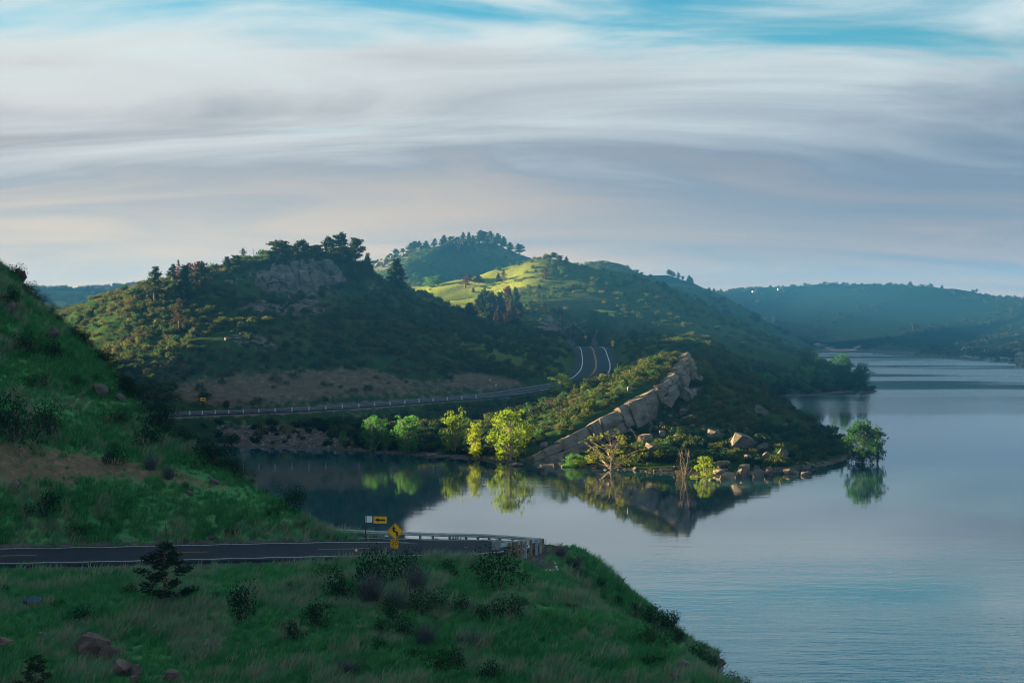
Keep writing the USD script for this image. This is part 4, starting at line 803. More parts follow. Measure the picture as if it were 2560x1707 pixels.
# ------------------------------------------------------------------ trees: every kind is built once, its brothers refer to it
def pine_parts(seed, style='broad', fine=1.0):
    """ponderosa of height 1: bare lower trunk, whorls of limbs carrying dark needle tufts. Returns trunk, limb and crown meshes"""
    r = rng(seed); trunk, limbs, crown, top = Bag(), Bag(), Bag(), Bag()
    bend = 0.035 * r.normal(size=2)
    axis = lambda t: np.array([bend[0] * t * t, bend[1] * t * t, t])
    ts = np.linspace(-0.03, 0.97, 9); trunk.tube([axis(t) for t in ts], 0.019 * (1.05 - ts) ** 0.8 + 0.002, 7)
    spec = {'broad': (0.22, 0.30, 46, 0.095), 'spire': (0.20, 0.27, 46, 0.072), 'sparse': (0.28, 0.25, 32, 0.062), 'dense': (0.12, 0.25, 52, 0.088), 'young': (0.14, 0.34, 27, 0.11)}[style]
    low, wide, nb, tuft = spec; a = r.random() * 6.28
    for i in range(nb):
        f = (i + 0.6 * r.random()) / nb; t = low + (0.97 - low) * f; a += 2.4 + 0.5 * r.normal()
        if style == 'broad': L = wide * (1 - f ** 2.6) ** 0.6 * (0.45 + 0.75 * r.random()) * (0.7 + 0.6 * min(1, f * 3))
        elif style == 'young': L = wide * (1 - 0.75 * f ** 1.8) * (0.35 + 0.75 * r.random())
        elif style == 'dense': L = wide * (1 - f) ** 0.75 * (0.65 + 0.5 * r.random())
        else: L = wide * (1 - f) ** 0.8 * (0.45 + 0.75 * r.random())
        L = max(L, 0.035); d = np.array([math.cos(a), math.sin(a), 0.0]); p0 = axis(t)
        lift = (0.25 if style != 'sparse' else 0.0) + 0.25 * r.normal() * 0.6 - (0.18 if f < 0.3 else 0); p1 = p0 + d * L * 0.55 + [0, 0, lift * L * 0.3]; p2 = p0 + d * L + [0, 0, lift * L]
        limbs.tube([p0, p1, p2], [0.0065, 0.004, 0.0015], 3)
        for g in np.linspace(0.4 if style != 'young' else 0.7, 1.0, max(1, int(1 + L / (0.075 if style != 'young' else 0.16)))):
            c = (p0 + (p1 - p0) * g * 2) if g < 0.5 else (p1 + (p2 - p1) * (g * 2 - 1)); k = int(20 * fine); rad = tuft * (0.65 + 0.5 * r.random())
            dd = sphere_dirs(r, k); dd[:, 2] = dd[:, 2] * 0.7 + 0.2; q = c + dd * rad * (0.35 + 0.5 * r.random(k))[:, None] * [1, 1, 0.95]
            nn = np.cross(dd, r.normal(size=(k, 3))); nn /= np.linalg.norm(nn, axis=1, keepdims=True) + 1e-9
            (top if f > 0.72 and style == 'broad' else crown).leaves(q, nn, rad * 0.95 / math.sqrt(fine), r, 0.34, dd)
    if top.n == 0: return trunk.mesh(), limbs.mesh(), crown.mesh(), None
    return trunk.mesh(), limbs.mesh(), crown.mesh(), top.mesh()
PROTO = {}
def span_of(parts): 
    v = np.concatenate([p[0] for p in parts[2:] if p is not None]); return 2 * float(np.percentile(np.hypot(v[:, 0], v[:, 1]), 91))
def pine_kind(key, seed, style, needle, topneedle=None, fine=1.0):
    PROTO[key] = dict(kind='pine', parts=pine_parts(seed, style, fine), mats=(M_PINEBARK, M_PINEBARK, needle, topneedle or needle), first=None)
pine_kind('broad', 301, 'broad', M_PINE); pine_kind('broad_b', 302, 'broad', M_PINE); pine_kind('broad_c', 303, 'broad', M_PINE)
pine_kind('spire', 304, 'spire', M_PINE); pine_kind('spire_b', 305, 'spire', M_PINEBLUE); pine_kind('dense', 306, 'dense', M_PINE); pine_kind('dense_b', 309, 'dense', M_PINEBLUE)
pine_kind('sparse', 307, 'sparse', M_BRONZE); pine_kind('rust', 308, 'broad', M_BRONZE, M_RUST); pine_kind('bronze', 310, 'dense', M_BRONZE); pine_kind('rustfull', 312, 'sparse', M_RUST)
pine_kind('young', 311, 'young', M_PINE, fine=4.5); pine_kind('lit', 313, 'broad', M_PINE)
def place_tree(key, u, v, top, width, label, near, far, name='pine_tree', category='pine tree', group=None, spin=None, at=None):
    k = PROTO[key]; p = ground(u, v, near, far) if at is None else np.array(at, float); s = p[1] / FPX; h = max(0.6, (v - top) * s); k.setdefault('wide', span_of(k['parts'])); w = width * s / k['wide']
    r = rng(int(u * 7 + v * 13)); rz = r.random() * 6.28 if spin is None else spin; sc = (w, w, h); p = p - [0, 0, 0.12]
    if k['first'] is None:
        x = holder(name, p, rz, sc); tag(x, label, category, group)
        tr, li, cr, tp = k['parts']
        put('trunk', tr, k['mats'][0], x)
        if li is not None: put('limbs', li, k['mats'][1], x)
        put('crown', cr, k['mats'][2], x)
        if tp is not None: put('crown_top', tp, k['mats'][3], x)
        k['first'] = x
    else:
        x = clone(k['first'], p, rz, sc, label, group, name)
        x.SetCustomDataByKey('category', category)
    return x
ZB = lambda x, y: (330 + x / 3.733, 560 + y / 3.733)
def pinesB(rows, near=440, far=720):
    for x, y, top, w, key, label in rows:
        u, v = ZB(x, y); place_tree(key, u, v, ZB(x, top)[1], w / 3.733, label, near, far)
pinesB([
    (210, 718, 385, 190, 'spire', 'isolated tiered pine at the left end of the pine hill'),
    (372, 525, 368, 115, 'spire_b', 'bluish pine behind the second large pine on the pine hill'),
    (436, 520, 328, 66, 'rustfull', 'narrow pine with rust brown top, behind the large dark pine'),
    (480, 745, 378, 185, 'dense', 'largest dark pine on the left of the pine hill'),
    (520, 490, 358, 90, 'dense_b', 'pine peeping over the large dark pine, blue green'),
    (638, 640, 348, 185, 'rust', 'pine with bare orange trunk and rusty top on the pine hill'),
    (442, 1010, 690, 240, 'sparse', 'thin bronze pine with visible trunk halfway down the sunlit slope'),
    (895, 432, 300, 110, 'dense', 'dark bushy pine at the left of the skyline pair on the hill'), (975, 405, 288, 95, 'broad_b', 'dark pine at the right of the skyline pair on the hill'),
    (1040, 355, 220, 105, 'sparse', 'sparse leaning pine standing alone on the skyline'), (790, 405, 374, 44, 'dense', 'tiny pine on the skyline left of the dark pair'),
    (1400, 392, 152, 265, 'lit', 'broad round pine at the left of the hilltop grove'), (1590, 350, 150, 180, 'broad_b', 'round pine second from the left in the hilltop grove'),
    (1720, 358, 190, 185, 'broad_c', 'short pine on the cliff edge in the hilltop grove'), (1838, 310, 118, 105, 'broad_b', 'slim pine between the cliff edge pine and the tallest pine'),
    (1940, 345, 84, 165, 'broad', 'tallest pine of the hilltop grove with open crown'), (2085, 350, 102, 165, 'broad_c', 'tall pine at the right end of the hilltop grove'),
    (1968, 412, 205, 215, 'lit', 'sunlit pine in front of the tallest pine of the grove'), (2082, 585, 345, 200, 'broad_b', 'sunlit pine lowest on the right of the cliff'),
    (2200, 510, 270, 110, 'bronze', 'bronze pine at the right edge of the hilltop grove'), (2195, 350, 268, 70, 'dense', 'small dark pine right of the grove on the skyline'),
    (1290, 388, 262, 110, 'dense', 'small rounded pine under the left edge of the grove')])
Z2 = lambda x, y: (800 + x / 2.613, 550 + y / 2.613)
def pines2(rows, near, far, group=None, name='pine_tree', category='pine tree'):
    for row in rows:
        x, y, top, w, key = row[:5]; u, v = Z2(x, y); place_tree(key, u, v, Z2(x, top)[1], w / 2.613, row[5] if len(row) > 5 else group[0], near, far, name, category, None if len(row) > 5 else group[1])
pines2([(490, 472, 248, 135, 'dense_b', 'dark lone pine on the right shoulder of the pine hill')], 440, 700)
# snag and rusty shrubs on the hilltop
snag = Bag(); snag.tube([(0, 0, -.1), (0.02, 0, 1.2), (0.1, 0.05, 2.5), (0.05, 0.1, 3.3)], [0.09, 0.07, 0.05, 0.015], 6)
for a, z0, L in ((0.5, 1.3, 0.9), (2.6, 1.6, 0.8), (4.0, 1.9, 0.6), (1.5, 2.1, 0.7), (5.4, 2.3, 0.5), (3.2, 2.5, 0.5)): snag.tube([(0.05, 0, z0), (L * 0.5 * math.cos(a), L * 0.5 * math.sin(a), z0 + 0.35), (L * 0.7 * math.cos(a), L * 0.7 * math.sin(a), z0 + 0.9)], [0.035, 0.02, 0.006], 4)
pt = ground(*ZB(1132, 332), 440, 720); x = holder('dead_snag', pt); tag(x, 'thin dead snag on the skyline left of the hilltop grove', 'dead tree'); put('trunk', snag.mesh(), M_GREYBARK, x)

# hazy hill: pines along its top
G1 = ('hazy pine in the row along the top of the wooded hill', 'pines along the top of the wooded hill')
G1b = ('tall hazy pine in the dense clump at the summit of the wooded hill', 'pines in the summit clump of the wooded hill')
keys = ['dense_b', 'broad_c', 'dense', 'broad_b', 'spire_b']
pines2([(1305, 196, 128, 64, 'broad', 'round hazy pine standing apart on the right of the wooded hill'), (1245, 182, 128, 48, 'dense_b', 'second hazy pine from the right end of the wooded hill'),
        (745, 172, 114, 42, 'spire_b', 'slender hazy pine alone in a gap of the wooded hilltop row'), (350, 242, 214, 36, 'broad_c', 'left one of two tiny hazy pines above the pale rocks'), (380, 242, 218, 28, 'dense_b', 'right one of two tiny hazy pines above the pale rocks'),
        (500, 218, 172, 46, 'broad_b', 'small round hazy pine on the left shoulder of the wooded hill')], 1050, 1450)
pines2([(x, y, t, w, keys[i % 5]) for i, (x, y, t, w) in enumerate([(455, 232, 200, 50), (540, 204, 168, 30), (590, 198, 146, 62), (615, 200, 138, 50), (645, 196, 134, 58), (690, 188, 134, 44)])], 1050, 1450, G1)
pines2([(x, y, t, w, keys[(i * 3) % 5]) for i, (x, y, t, w) in enumerate([(805, 184, 98, 60), (855, 176, 106, 50), (892, 176, 110, 42), (930, 170, 78, 52), (970, 170, 78, 42), (1005, 162, 100, 44), (1045, 156, 68, 60), (1075, 156, 74, 52), (1120, 156, 70, 72), (1165, 158, 80, 62), (1200, 160, 84, 50),
        (830, 215, 150, 60), (870, 225, 150, 50), (915, 235, 158, 50), (950, 215, 135, 50), (990, 205, 122, 46), (1030, 200, 118, 46), (800, 235, 165, 50), (1090, 190, 110, 50), (1140, 190, 112, 50)])], 1050, 1450, G1b)
# meadow trees
pines2([(950, 442, 366, 84, 'rustfull', 'dark red brown tree beside the road in the sunlit meadow'), (975, 402, 350, 50, 'bronze', 'brown pine behind the dark red tree in the meadow'), (1030, 412, 356, 76, 'bronze', 'bronze tree on the sunlit slope right of the dark red tree'), (1200, 412, 318, 56, 'sparse', 'thin dark pine on the sunlit ridge slope'), (1165, 404, 345, 36, 'bronze', 'small bronze tree left of the thin dark pine on the slope'), (1002, 474, 440, 20, 'dense', 'tiny dark tree in the middle of the sunlit meadow')], 760, 1250)
# ridge trees
pines2([(1530, 254, 210, 46, 'broad', 'left one of three small pines on the top of the long ridge'), (1565, 268, 230, 48, 'broad_c', 'middle one of three small pines on the top of the long ridge'), (1610, 284, 238, 32, 'dense', 'right one of three small pines on the top of the long ridge'),
        (965, 640, 538, 110, 'dense_b', 'dark round pine where the pine hill meets the ridge'), (1470, 388, 305, 110, 'sparse', 'bronze tree clump below the crest of the long ridge'), (1650, 460, 420, 44, 'bronze', 'small bronze tree halfway along the long ridge'), (1432, 450, 418, 34, 'bronze', 'small bronze tree under the sunlit spur of the ridge'), (1560, 614, 568, 62, 'bronze', 'bronze bush by the rock face low on the ridge'), (1462, 582, 538, 44, 'bronze', 'small bronze tree above the rock face on the ridge'), (1380, 600, 560, 30, 'dense', 'small dark pine on the shaded face of the ridge')], 620, 1050)
G2 = ('dull lit pine in the stand on the near end of the long ridge', 'pine stand on the near end of the ridge')
pines2([(x, y, t, w, ['bronze', 'broad_b', 'broad', 'rust'][i % 4]) for i, (x, y, t, w) in enumerate([(1025, 625, 518, 64), (1050, 640, 480, 60), (1080, 640, 450, 72), (1120, 652, 468, 62), (1145, 660, 500, 56), (1170, 652, 470, 62), (1195, 668, 530, 56), (1228, 645, 432, 56), (1250, 660, 500, 56), (1275, 640, 440, 52), (1300, 660, 535, 60), (1222, 690, 600, 60), (1165, 680, 560, 60), (1100, 668, 560, 60), (1270, 700, 640, 70), (1310, 640, 560, 50)])], 620, 1000, G2)
G3 = ('small dark tree on the hazy right flank of the long ridge', 'small trees on the right flank of the ridge')
pines2([(x, y, t, w, ['dense', 'broad_b', 'dense_b'][i % 3]) for i, (x, y, t, w) in enumerate([(2250, 446, 402, 44), (2292, 492, 455, 40), (2330, 505, 480, 34), (1990, 432, 405, 40), (1945, 440, 418, 30), (2205, 420, 395, 36), (2160, 372, 350, 34), (2100, 355, 340, 26)])], 620, 1250, G3)
# crest of the second ridge and of the far shore
Z3 = lambda x, y: (1660 + x / 2.613, 600 + y / 2.613)
G4 = ('tiny hazy tree in the fringe along the crest of the far shore hill', 'tree fringe on the crest of the far shore hill')
r = rng(401)
for i in range(74):
    lo, hi = [(250, 470), (610, 900), (1600, 1900), (1930, 2120), (2140, 2352), (20, 190)][i % 6]; x = lo + (hi - lo) * r.random(); y = float(np.interp(x, [20, 60, 190, 250, 470, 610, 900, 1600, 1700, 1850, 1930, 2000, 2120, 2352], [215, 205, 285, 335, 350, 330, 304, 300, 305, 325, 372, 385, 412, 402]))
    u, v = Z3(x, y + 5); hgt = 6 + 7 * r.random() if x > 200 else 9 + 9 * r.random(); w_ = ['left of the pale houses, by the notch', 'around the white house', 'at its right end before the drop', 'on its right shoulder', 'at the far right edge of the view', 'above the notch on the hazy hill in front'][i % 6]; place_tree(keys[i % 5], u, v, v - hgt, hgt * 0.7, 'tiny hazy tree on the far crest, ' + w_, 1000, 2300, 'far_tree', 'tree', G4[1] + ' ' + w_)

# broad leaved trees
def leafy_parts(seed, limbs=7, clumps=34, leaves=60, leaf=0.034, shape=(0.5, 0.42), base=0.2, lean=0.0, stems=1, rad=0.11, bare=0.0):
    """tree of height 1: forked trunk, limbs out to leaf clumps of uneven size with gaps between"""
    r = rng(seed); tr, li, cr = Bag(), Bag(), Bag()
    for sidx in range(stems):
        o = np.array([0.05 * r.normal(), 0.05 * r.normal(), 0]) * (stems > 1); tip = o * 4 + [lean + 0.04 * r.normal(), 0.04 * r.normal(), 0.72]
        ts = np.linspace(0, 1, 6); tr.tube([o + (tip - o) * t + [0.02 * math.sin(5 * t + sidx), 0, -0.03 * (t == 0)] for t in ts], 0.022 / math.sqrt(stems) * (1.1 - ts) + 0.002, 6)
        for i in range(clumps // stems):
            f = r.random(); a = r.random() * 6.28; rr = math.sqrt(0.12 + 0.88 * r.random()); zc = base + (0.96 - base) * f
            prof = math.sin(math.pi * (0.12 + 0.80 * f)) ** 0.7; c = np.array([rr * math.cos(a) * shape[0] * prof, rr * math.sin(a) * shape[1] * prof, zc]) + [lean * f, 0, 0] + o * 4 * f
            s0 = o + (tip - o) * max(0.08, min(0.95, (zc - 0.16 - 0.2 * r.random()) / 0.72)); mid = (s0 + c) / 2 + [0, 0, -0.02]
            li.tube([s0, mid, c], [0.0075, 0.005, 0.0018], 3)
            if r.random() > bare:
                for sub in range(3): blob_leaves(cr, r, c + 0.055 * r.normal(size=3), rad * (0.45 + 0.5 * r.random()), leaves // 3, leaf, 0.75)
            else:
                for sub in range(4): li.tube([mid, c + 0.09 * r.normal(size=3)], [0.003, 0.001], 3)
    return tr.mesh(), li.mesh(), cr.mesh() if cr.n else None, None
def leafy_kind(key, mat, bark, span=1.0, **kw):
    PROTO[key] = dict(kind='leafy', parts=leafy_parts(**kw), mats=(bark, bark, mat, mat), first=None, span=span)
leafy_kind('cotton_big', M_COTTON, M_GREYBARK, 0.98, seed=321, clumps=70, leaves=66, leaf=0.040, shape=(0.5, 0.42), base=0.14, rad=0.115)
leafy_kind('cotton_tall', M_COTTON, M_GREYBARK, 0.62, seed=322, clumps=70, leaves=60, leaf=0.040, shape=(0.28, 0.26), base=0.10, rad=0.10, stems=2)
leafy_kind('cotton_slim', M_COTTON, M_GREYBARK, 0.5, seed=323, clumps=56, leaves=54, leaf=0.042, shape=(0.22, 0.2), base=0.04, rad=0.085)
leafy_kind('willow', M_WILLOW, M_GREYBARK, 0.72, seed=324, clumps=84, leaves=54, leaf=0.038, shape=(0.34, 0.3), base=0.08, rad=0.10, stems=3, bare=0.12)
leafy_kind('willow_b', M_WILLOW, M_GREYBARK, 0.72, seed=325, clumps=72, leaves=54, leaf=0.038, shape=(0.32, 0.3), base=0.10, rad=0.10, stems=2, bare=0.1)
leafy_kind('road_tree', M_COTTON, M_GREYBARK, 0.78, seed=326, clumps=44, leaves=56, leaf=0.044, shape=(0.38, 0.34), base=0.10, rad=0.11)
leafy_kind('shore_tree', M_OLIVE, M_GREYBARK, 1.3, seed=327, clumps=46, leaves=44, leaf=0.046, shape=(0.66, 0.5), base=0.26, rad=0.115, lean=0.06, bare=0.42)
leafy_kind('bright_bush', M_COTTON, M_GREYBARK, 0.9, seed=328, clumps=30, leaves=48, leaf=0.06, shape=(0.45, 0.4), base=0.05, rad=0.13, stems=2)
leafy_kind('lake_tree', M_LAKETREE, M_BARK, 0.95, seed=329, clumps=90, leaves=75, leaf=0.038, shape=(0.46, 0.42), base=0.08, rad=0.12)
leafy_kind('lake_tree_open', M_LAKETREE, M_BARK, 0.62, seed=330, clumps=44, leaves=57, leaf=0.040, shape=(0.30, 0.28), base=0.22, rad=0.095, lean=0.08)
leafy_kind('shore_clump', M_WILLOW, M_BARK, 0.98, seed=331, clumps=66, leaves=66, leaf=0.042, shape=(0.5, 0.45), base=0.05, rad=0.12, stems=3)
leafy_kind('shore_clump_dark', M_LAKETREE, M_BARK, 0.98, seed=332, clumps=80, leaves=66, leaf=0.042, shape=(0.5, 0.45), base=0.08, rad=0.125, stems=2)
ZY = lambda x, y: (900 + x / 4.704, 980 + y / 4.704)
def leafy(rows, Z, sc, near, far, name='leafy_tree', category='tree'):
    for x, y, top, w, key, label in rows:
        u, v = Z(x, y); place_tree(key, u, v, Z(x, top)[1], w / sc, label, near, far, name, category)
leafy([(1090, 705, 222, 285, 'cotton_tall', 'yellow green cottonwood with only its top in sunlight, left of the slim one'), (1362, 795, 368, 165, 'cotton_slim', 'slim yellow green cottonwood between two larger ones at the bay'),
       (1765, 805, 222, 520, 'cotton_big', 'big glowing yellow green cottonwood beside the foot of the rock ledge'), (120, 690, 280, 340, 'willow', 'wide shaded green tree with grey stems on the bay shore'),
       (560, 712, 288, 320, 'willow_b', 'shaded green tree between the wide one and the half lit cottonwood'), (300, 690, 470, 130, 'willow_b', 'small shaded green tree between two larger shaded trees'), (-190, 660, 440, 150, 'willow', 'dim small tree left of the wide shaded tree on the bay shore')], ZY, 4.704, 340, 440)
ZC = lambda x, y: (1280 + x / 4.055, 880 + y / 4.055)
leafy([(490, 445, 208, 225, 'road_tree', 'small round sunlit tree standing beside the far road bend')], ZC, 4.055, 420, 520)
leafy([(1010, 1195, 800, 520, 'shore_tree', 'leaning half bare tree with pale trunk under the rock ledge')], ZC, 4.055, 330, 400)
leafy([(1960, 1262, 1042, 205, 'bright_bush', 'bright yellow green small tree at the water beside the bare tree')], ZC, 4.055, 310, 380)
leafy([(600, 1160, 1035, 250, 'shore_clump', 'rounded olive bush at the waterline under the low end of the ledge'), (690, 1160, 1080, 130, 'road_tree', 'small yellowish bush right of the rounded olive bush'), (1850, 1268, 1222, 120, 'bright_bush', 'low yellow green bush at the foot of the bare tree')], ZC, 4.055, 310, 400, 'waterside_bush', 'bush')
leafy([(1292, 1452, 1172, 225, 'lake_tree', 'full green tree standing in the lake off the point'), (1394, 1460, 1218, 122, 'lake_tree_open', 'open green tree with visible trunk standing in the lake'),
       ], Z3, 2.613, 330, 430)
leafy([(940, 945, 712, 150, 'shore_clump_dark', 'hazy tree at the tip of the long ridge, left of the two largest'), (1158, 955, 752, 175, 'shore_clump_dark', 'large hazy round tree on the far tip of the ridge'), (1298, 955, 808, 115, 'shore_clump_dark', 'last hazy tree standing in the water at the ridge tip')], Z3, 2.613, 620, 800)
leafy([(900, 958, 820, 130, 'shore_clump', 'pale green hazy shrub tree below the left ridge tip tree'), (1062, 958, 838, 120, 'shore_clump', 'pale green hazy shrub tree between the ridge tip trees'), (815, 958, 862, 120, 'shore_clump', 'hazy yellowish shrub tree on the ridge shore'), (1010, 880, 770, 110, 'shore_clump_dark', 'dark hazy tree behind the pale shrub trees of the ridge tip'),
       (700, 955, 872, 90, 'shore_clump', 'small hazy shrub tree left of the yellowish one on the ridge shore'), (620, 950, 884, 90, 'shore_clump', 'small hazy shrub tree in the middle of the ridge shore'), (540, 945, 890, 80, 'shore_clump', 'small hazy shrub tree near the point on the ridge shore'), (1225, 962, 905, 60, 'shore_clump_dark', 'low hazy bush between the two largest ridge tip trees'),
       (470, 930, 880, 70, 'shore_clump', 'leftmost small hazy shrub tree on the ridge shore')], Z3, 2.613, 600, 800, 'shore_shrub', 'shrub')
leafy([(562, 1022, 955, 62, 'shore_clump_dark', 'dark round bush on the skyline of the rocky point')], Z3, 2.613, 380, 470, 'shore_shrub', 'shrub')
leafy([(725, 442, 372, 84, 'willow_b', 'round green tree beside the road in the sunlit meadow'), (765, 424, 362, 56, 'shore_clump_dark', 'dull pinkish brown tree behind the green meadow tree')], Z2, 2.613, 760, 1250)

# bare shrubs
def twiggy(u, v, top, w, label, near, far, mat=M_DRYTWIG, seed=0, name='bare_shrub', trunks=0):
    p = ground(u, v, near, far); s = p[1] / FPX; h = (v - top) * s; x = holder(name, p, 0, 1); tag(x, label, 'bare shrub' if 'shrub' in name else 'bare tree')
    v_, f_ = twig_mesh(800 + seed, 46 if not trunks else 30, 1.0); v_ = v_ * [w * s * 0.75, w * s * 0.75, h * (1 if not trunks else 0.45)]; put('twigs', (v_, f_), mat, x)
    if trunks:
        b = Bag()
        for q in range(trunks):
            a = -0.35 + 0.75 * q; b.tube([(0.1 * q, 0, -0.3), (0.1 * q + 0.12 * a * h, 0, 0.3 * h), (0.32 * a * h, 0.1, 0.62 * h), (0.30 * a * h + 0.1, 0.1, 0.98 * h)], [0.11, 0.085, 0.05, 0.012], 6)
            for z0 in (0.35, 0.45, 0.55, 0.66, 0.76, 0.84):
                for sg in (-1, 1): b.tube([(0.1 * q + 0.30 * a * h * min(1, z0 * 1.4), 0.05, z0 * h), (0.30 * a * h + sg * 0.16 * h * (1.1 - z0), 0.2 * sg, (z0 + 0.12) * h), (0.32 * a * h + sg * 0.22 * h * (1.1 - z0), 0.3 * sg, (z0 + 0.24) * h)], [0.035, 0.02, 0.006], 4)
        put('trunk', b.mesh(), M_GREYBARK, x)
    return x
M_ORANGETWIG = leaf_look('orange_twig', (0.27, 0.215, 0.13), (0.50, 0.42, 0.27), 0.15)
twiggy(*ZC(1292, 965), ZC(0, 826)[1], 42, 'orange dry bush standing against the sunlit square boulder', 320, 400, M_ORANGETWIG, 1)
twiggy(*ZC(1740, 1282), ZC(0, 985)[1], 56, 'bare two-stemmed pale tree at the waterline of the point', 310, 380, M_ORANGETWIG, 2, 'bare_tree', 2)
twiggy(*ZC(1690, 1270), ZC(0, 1170)[1], 30, 'low dry yellowish bush left of the bare pale tree', 310, 380, M_ORANGETWIG, 3)
twiggy(*ZC(375, 600), ZC(0, 470)[1], 34, 'grey bare shrub behind the sunlit scrub near the roadside tree', 400, 480, M_DRYTWIG, 4)
twiggy(*ZY(1400, 400), ZY(0, 320)[1], 28, 'tan dry shrub on the bank above the slim cottonwood', 380, 460, M_ORANGETWIG, 5)
twiggy(*ZB(1040, 432), ZB(0, 368)[1], 26, 'rust red shrub on the hilltop, left of the pair', 440, 640, M_RUST, 6); twiggy(*ZB(1085, 415), ZB(0, 372)[1], 12, 'rust red shrub on the hilltop, right of the pair', 440, 640, M_RUST, 7); twiggy(*ZB(1215, 392), ZB(0, 356)[1], 10, 'small rust red shrub under the left of the hilltop grove', 440, 640, M_RUST, 8)
b = Bag()
for p0, p1, p2, ra in (((0, 0, 0.15), (1.7, 0.3, 0.3), (3.4, 0.1, 0.15), 0.10), ((0.5, 0.1, 0.15), (1.2, -0.4, 0.5), (1.9, -0.6, 0.7), 0.05), ((1.5, 0.2, 0.2), (2.3, 0.9, 0.5), (3.0, 1.2, 0.6), 0.05)): b.tube([p0, p1, p2], [ra, ra * 0.8, ra * 0.3], 6)
x = holder('driftwood', ground(*ZY(765, 745), 330, 420)); tag(x, 'pale driftwood branch lying on the bay shore below the half lit cottonwood', 'driftwood'); put('branch', b.mesh(), M_GREYBARK, x)

# ------------------------------------------------------------------ foreground pines and shrubs
u, v = Z6(1075, 1068); place_tree('young', u, v, Z6(0, 640)[1], 148, 'young pine with separate needle pads standing in front of the near road', 90, 150, name='young_pine', spin=0.7)
u, v = Z6(235, 1640); place_tree('young', u, v, Z6(0, 1375)[1], 84, 'small dark pine sapling cut by the bottom left corner', 90, 125, name='young_pine', spin=2.4)
def shrub_parts(seed, mat, k=1100, size=0.075, tall=0.85, lobes=11):
    v_, f_ = shrub_mesh(seed, k, size, lobes, 0.72, tall); st = Bag(); r = rng(seed + 1)
    for i in range(7):
        a = r.random() * 6.28; st.tube([(0, 0, -0.15), (0.3 * math.cos(a), 0.3 * math.sin(a), 0.3), (0.55 * math.cos(a), 0.55 * math.sin(a), 0.55)], [0.03, 0.02, 0.008], 4)
    return st.mesh(), None, (v_, f_), None
for key, seed, mat, kw in (('s_dark', 341, M_DARK, {}), ('s_dark_b', 342, M_DARK, dict(tall=1.05)), ('s_mid', 343, M_MOSS, dict(k=1000)), ('s_mid_b', 344, M_MOSS, dict(tall=0.7)), ('s_low', 345, M_MOSS, dict(k=900, tall=0.55))):
    PROTO[key] = dict(kind='shrub', parts=shrub_parts(seed, mat, **kw), mats=(M_BARK, M_BARK, mat, mat), first=None, span=2.0)
tw = twig_mesh(846, 90, 1.0); M_MAUVE = leaf_look('mauve_twig', (0.10, 0.115, 0.115), (0.25, 0.24, 0.235), 0.2)
tw2 = twig_mesh(847, 60, 0.7); PROTO['s_twig'] = dict(kind='shrub', parts=(tw2, None, (tw[0] * [1.6, 1.6, 1.0], tw[1]), None), mats=(M_MAUVE, M_MAUVE, M_MAUVE, M_MAUVE), first=None, span=2.0)
def shrubs(rows, Z, sc, near, far):
    for x, y, w, h, key, label, group in rows:
        u, v = Z(x, y); place_tree(key, u, v, v - 1.6 * h / sc, 1.3 * w / sc, label, near, far, 'shrub' if key != 's_twig' else 'bare_shrub', 'shrub' if key != 's_twig' else 'bare shrub', group)
GA, GB, GC, GD = ('dark leafy shrub below the near road', 'dark shrubs below the near road'), ('mid green shrub below the near road', 'mid green shrubs below the near road'), ('bare mauve shrub below the near road', 'bare shrubs below the near road'), ('dark shrub on the steep hillside behind the near road', 'dark shrubs on the roadside hill')
GE = ('dark bush on the skyline of the steep hillside at left', 'bushes on the crest of the roadside hill'); GF = ('dark bush on the lakeside edge of the near slope', 'bushes on the lakeside edge')
PLACE = ['']
def A(x, y, w, h, k='s_dark', l=None):
    g = GA if 's_dark' in k else GC if k == 's_twig' else GB; p = PLACE[0] + (', upper part' if y < (700 if 'right' in PLACE[0] else 1090) else ', lower part'); return (x, y, w, h, k, l or g[0] + p, None if l else g[1] + p)
PLACE[0] = ', right of the young pine'
shrubs([A(95, 500, 215, 175, 's_dark', 'large dark shrub left of the speed sign foot'), A(255, 480, 170, 130, 's_dark_b', 'large dark shrub right of the speed sign foot'), A(800, 520, 200, 160, 's_dark_b', 'largest dark shrub in the middle of the near slope'), A(500, 430, 90, 70), A(545, 470, 80, 70), A(660, 450, 100, 70, 's_dark'), A(945, 480, 90, 60, 's_mid'), A(385, 660, 190, 100, 's_dark_b'), A(630, 660, 130, 85),
        A(840, 710, 200, 130, 's_mid', 'broad mid green shrub right of the twin pink stones'), A(740, 715, 100, 85, 's_dark'), A(195, 720, 150, 100, 's_dark_b'), A(275, 800, 120, 95, 's_dark'), A(430, 720, 70, 55, 's_low'), A(125, 780, 110, 75, 's_mid'), A(105, 880, 110, 70, 's_mid_b'), A(495, 1010, 200, 130, 's_mid', 'large round mid green shrub near the bottom edge'), A(355, 920, 100, 60, 's_low'), A(760, 1070, 140, 110, 's_dark'), A(560, 960, 90, 60, 's_mid_b'),
        A(330, 560, 130, 130, 's_twig'), A(65, 600, 160, 120, 's_twig'), A(385, 860, 130, 100, 's_twig'), A(640, 860, 100, 60, 's_twig'), A(210, 640, 120, 90, 's_twig'), A(1130, 720, 90, 60, 's_low'), A(980, 640, 80, 60, 's_dark'), A(1240, 640, 70, 50, 's_low'), A(1010, 760, 70, 45, 's_mid'), A(1290, 960, 90, 50, 's_low'), A(900, 880, 80, 50, 's_low')], Z8, 2.352, 90, 160)
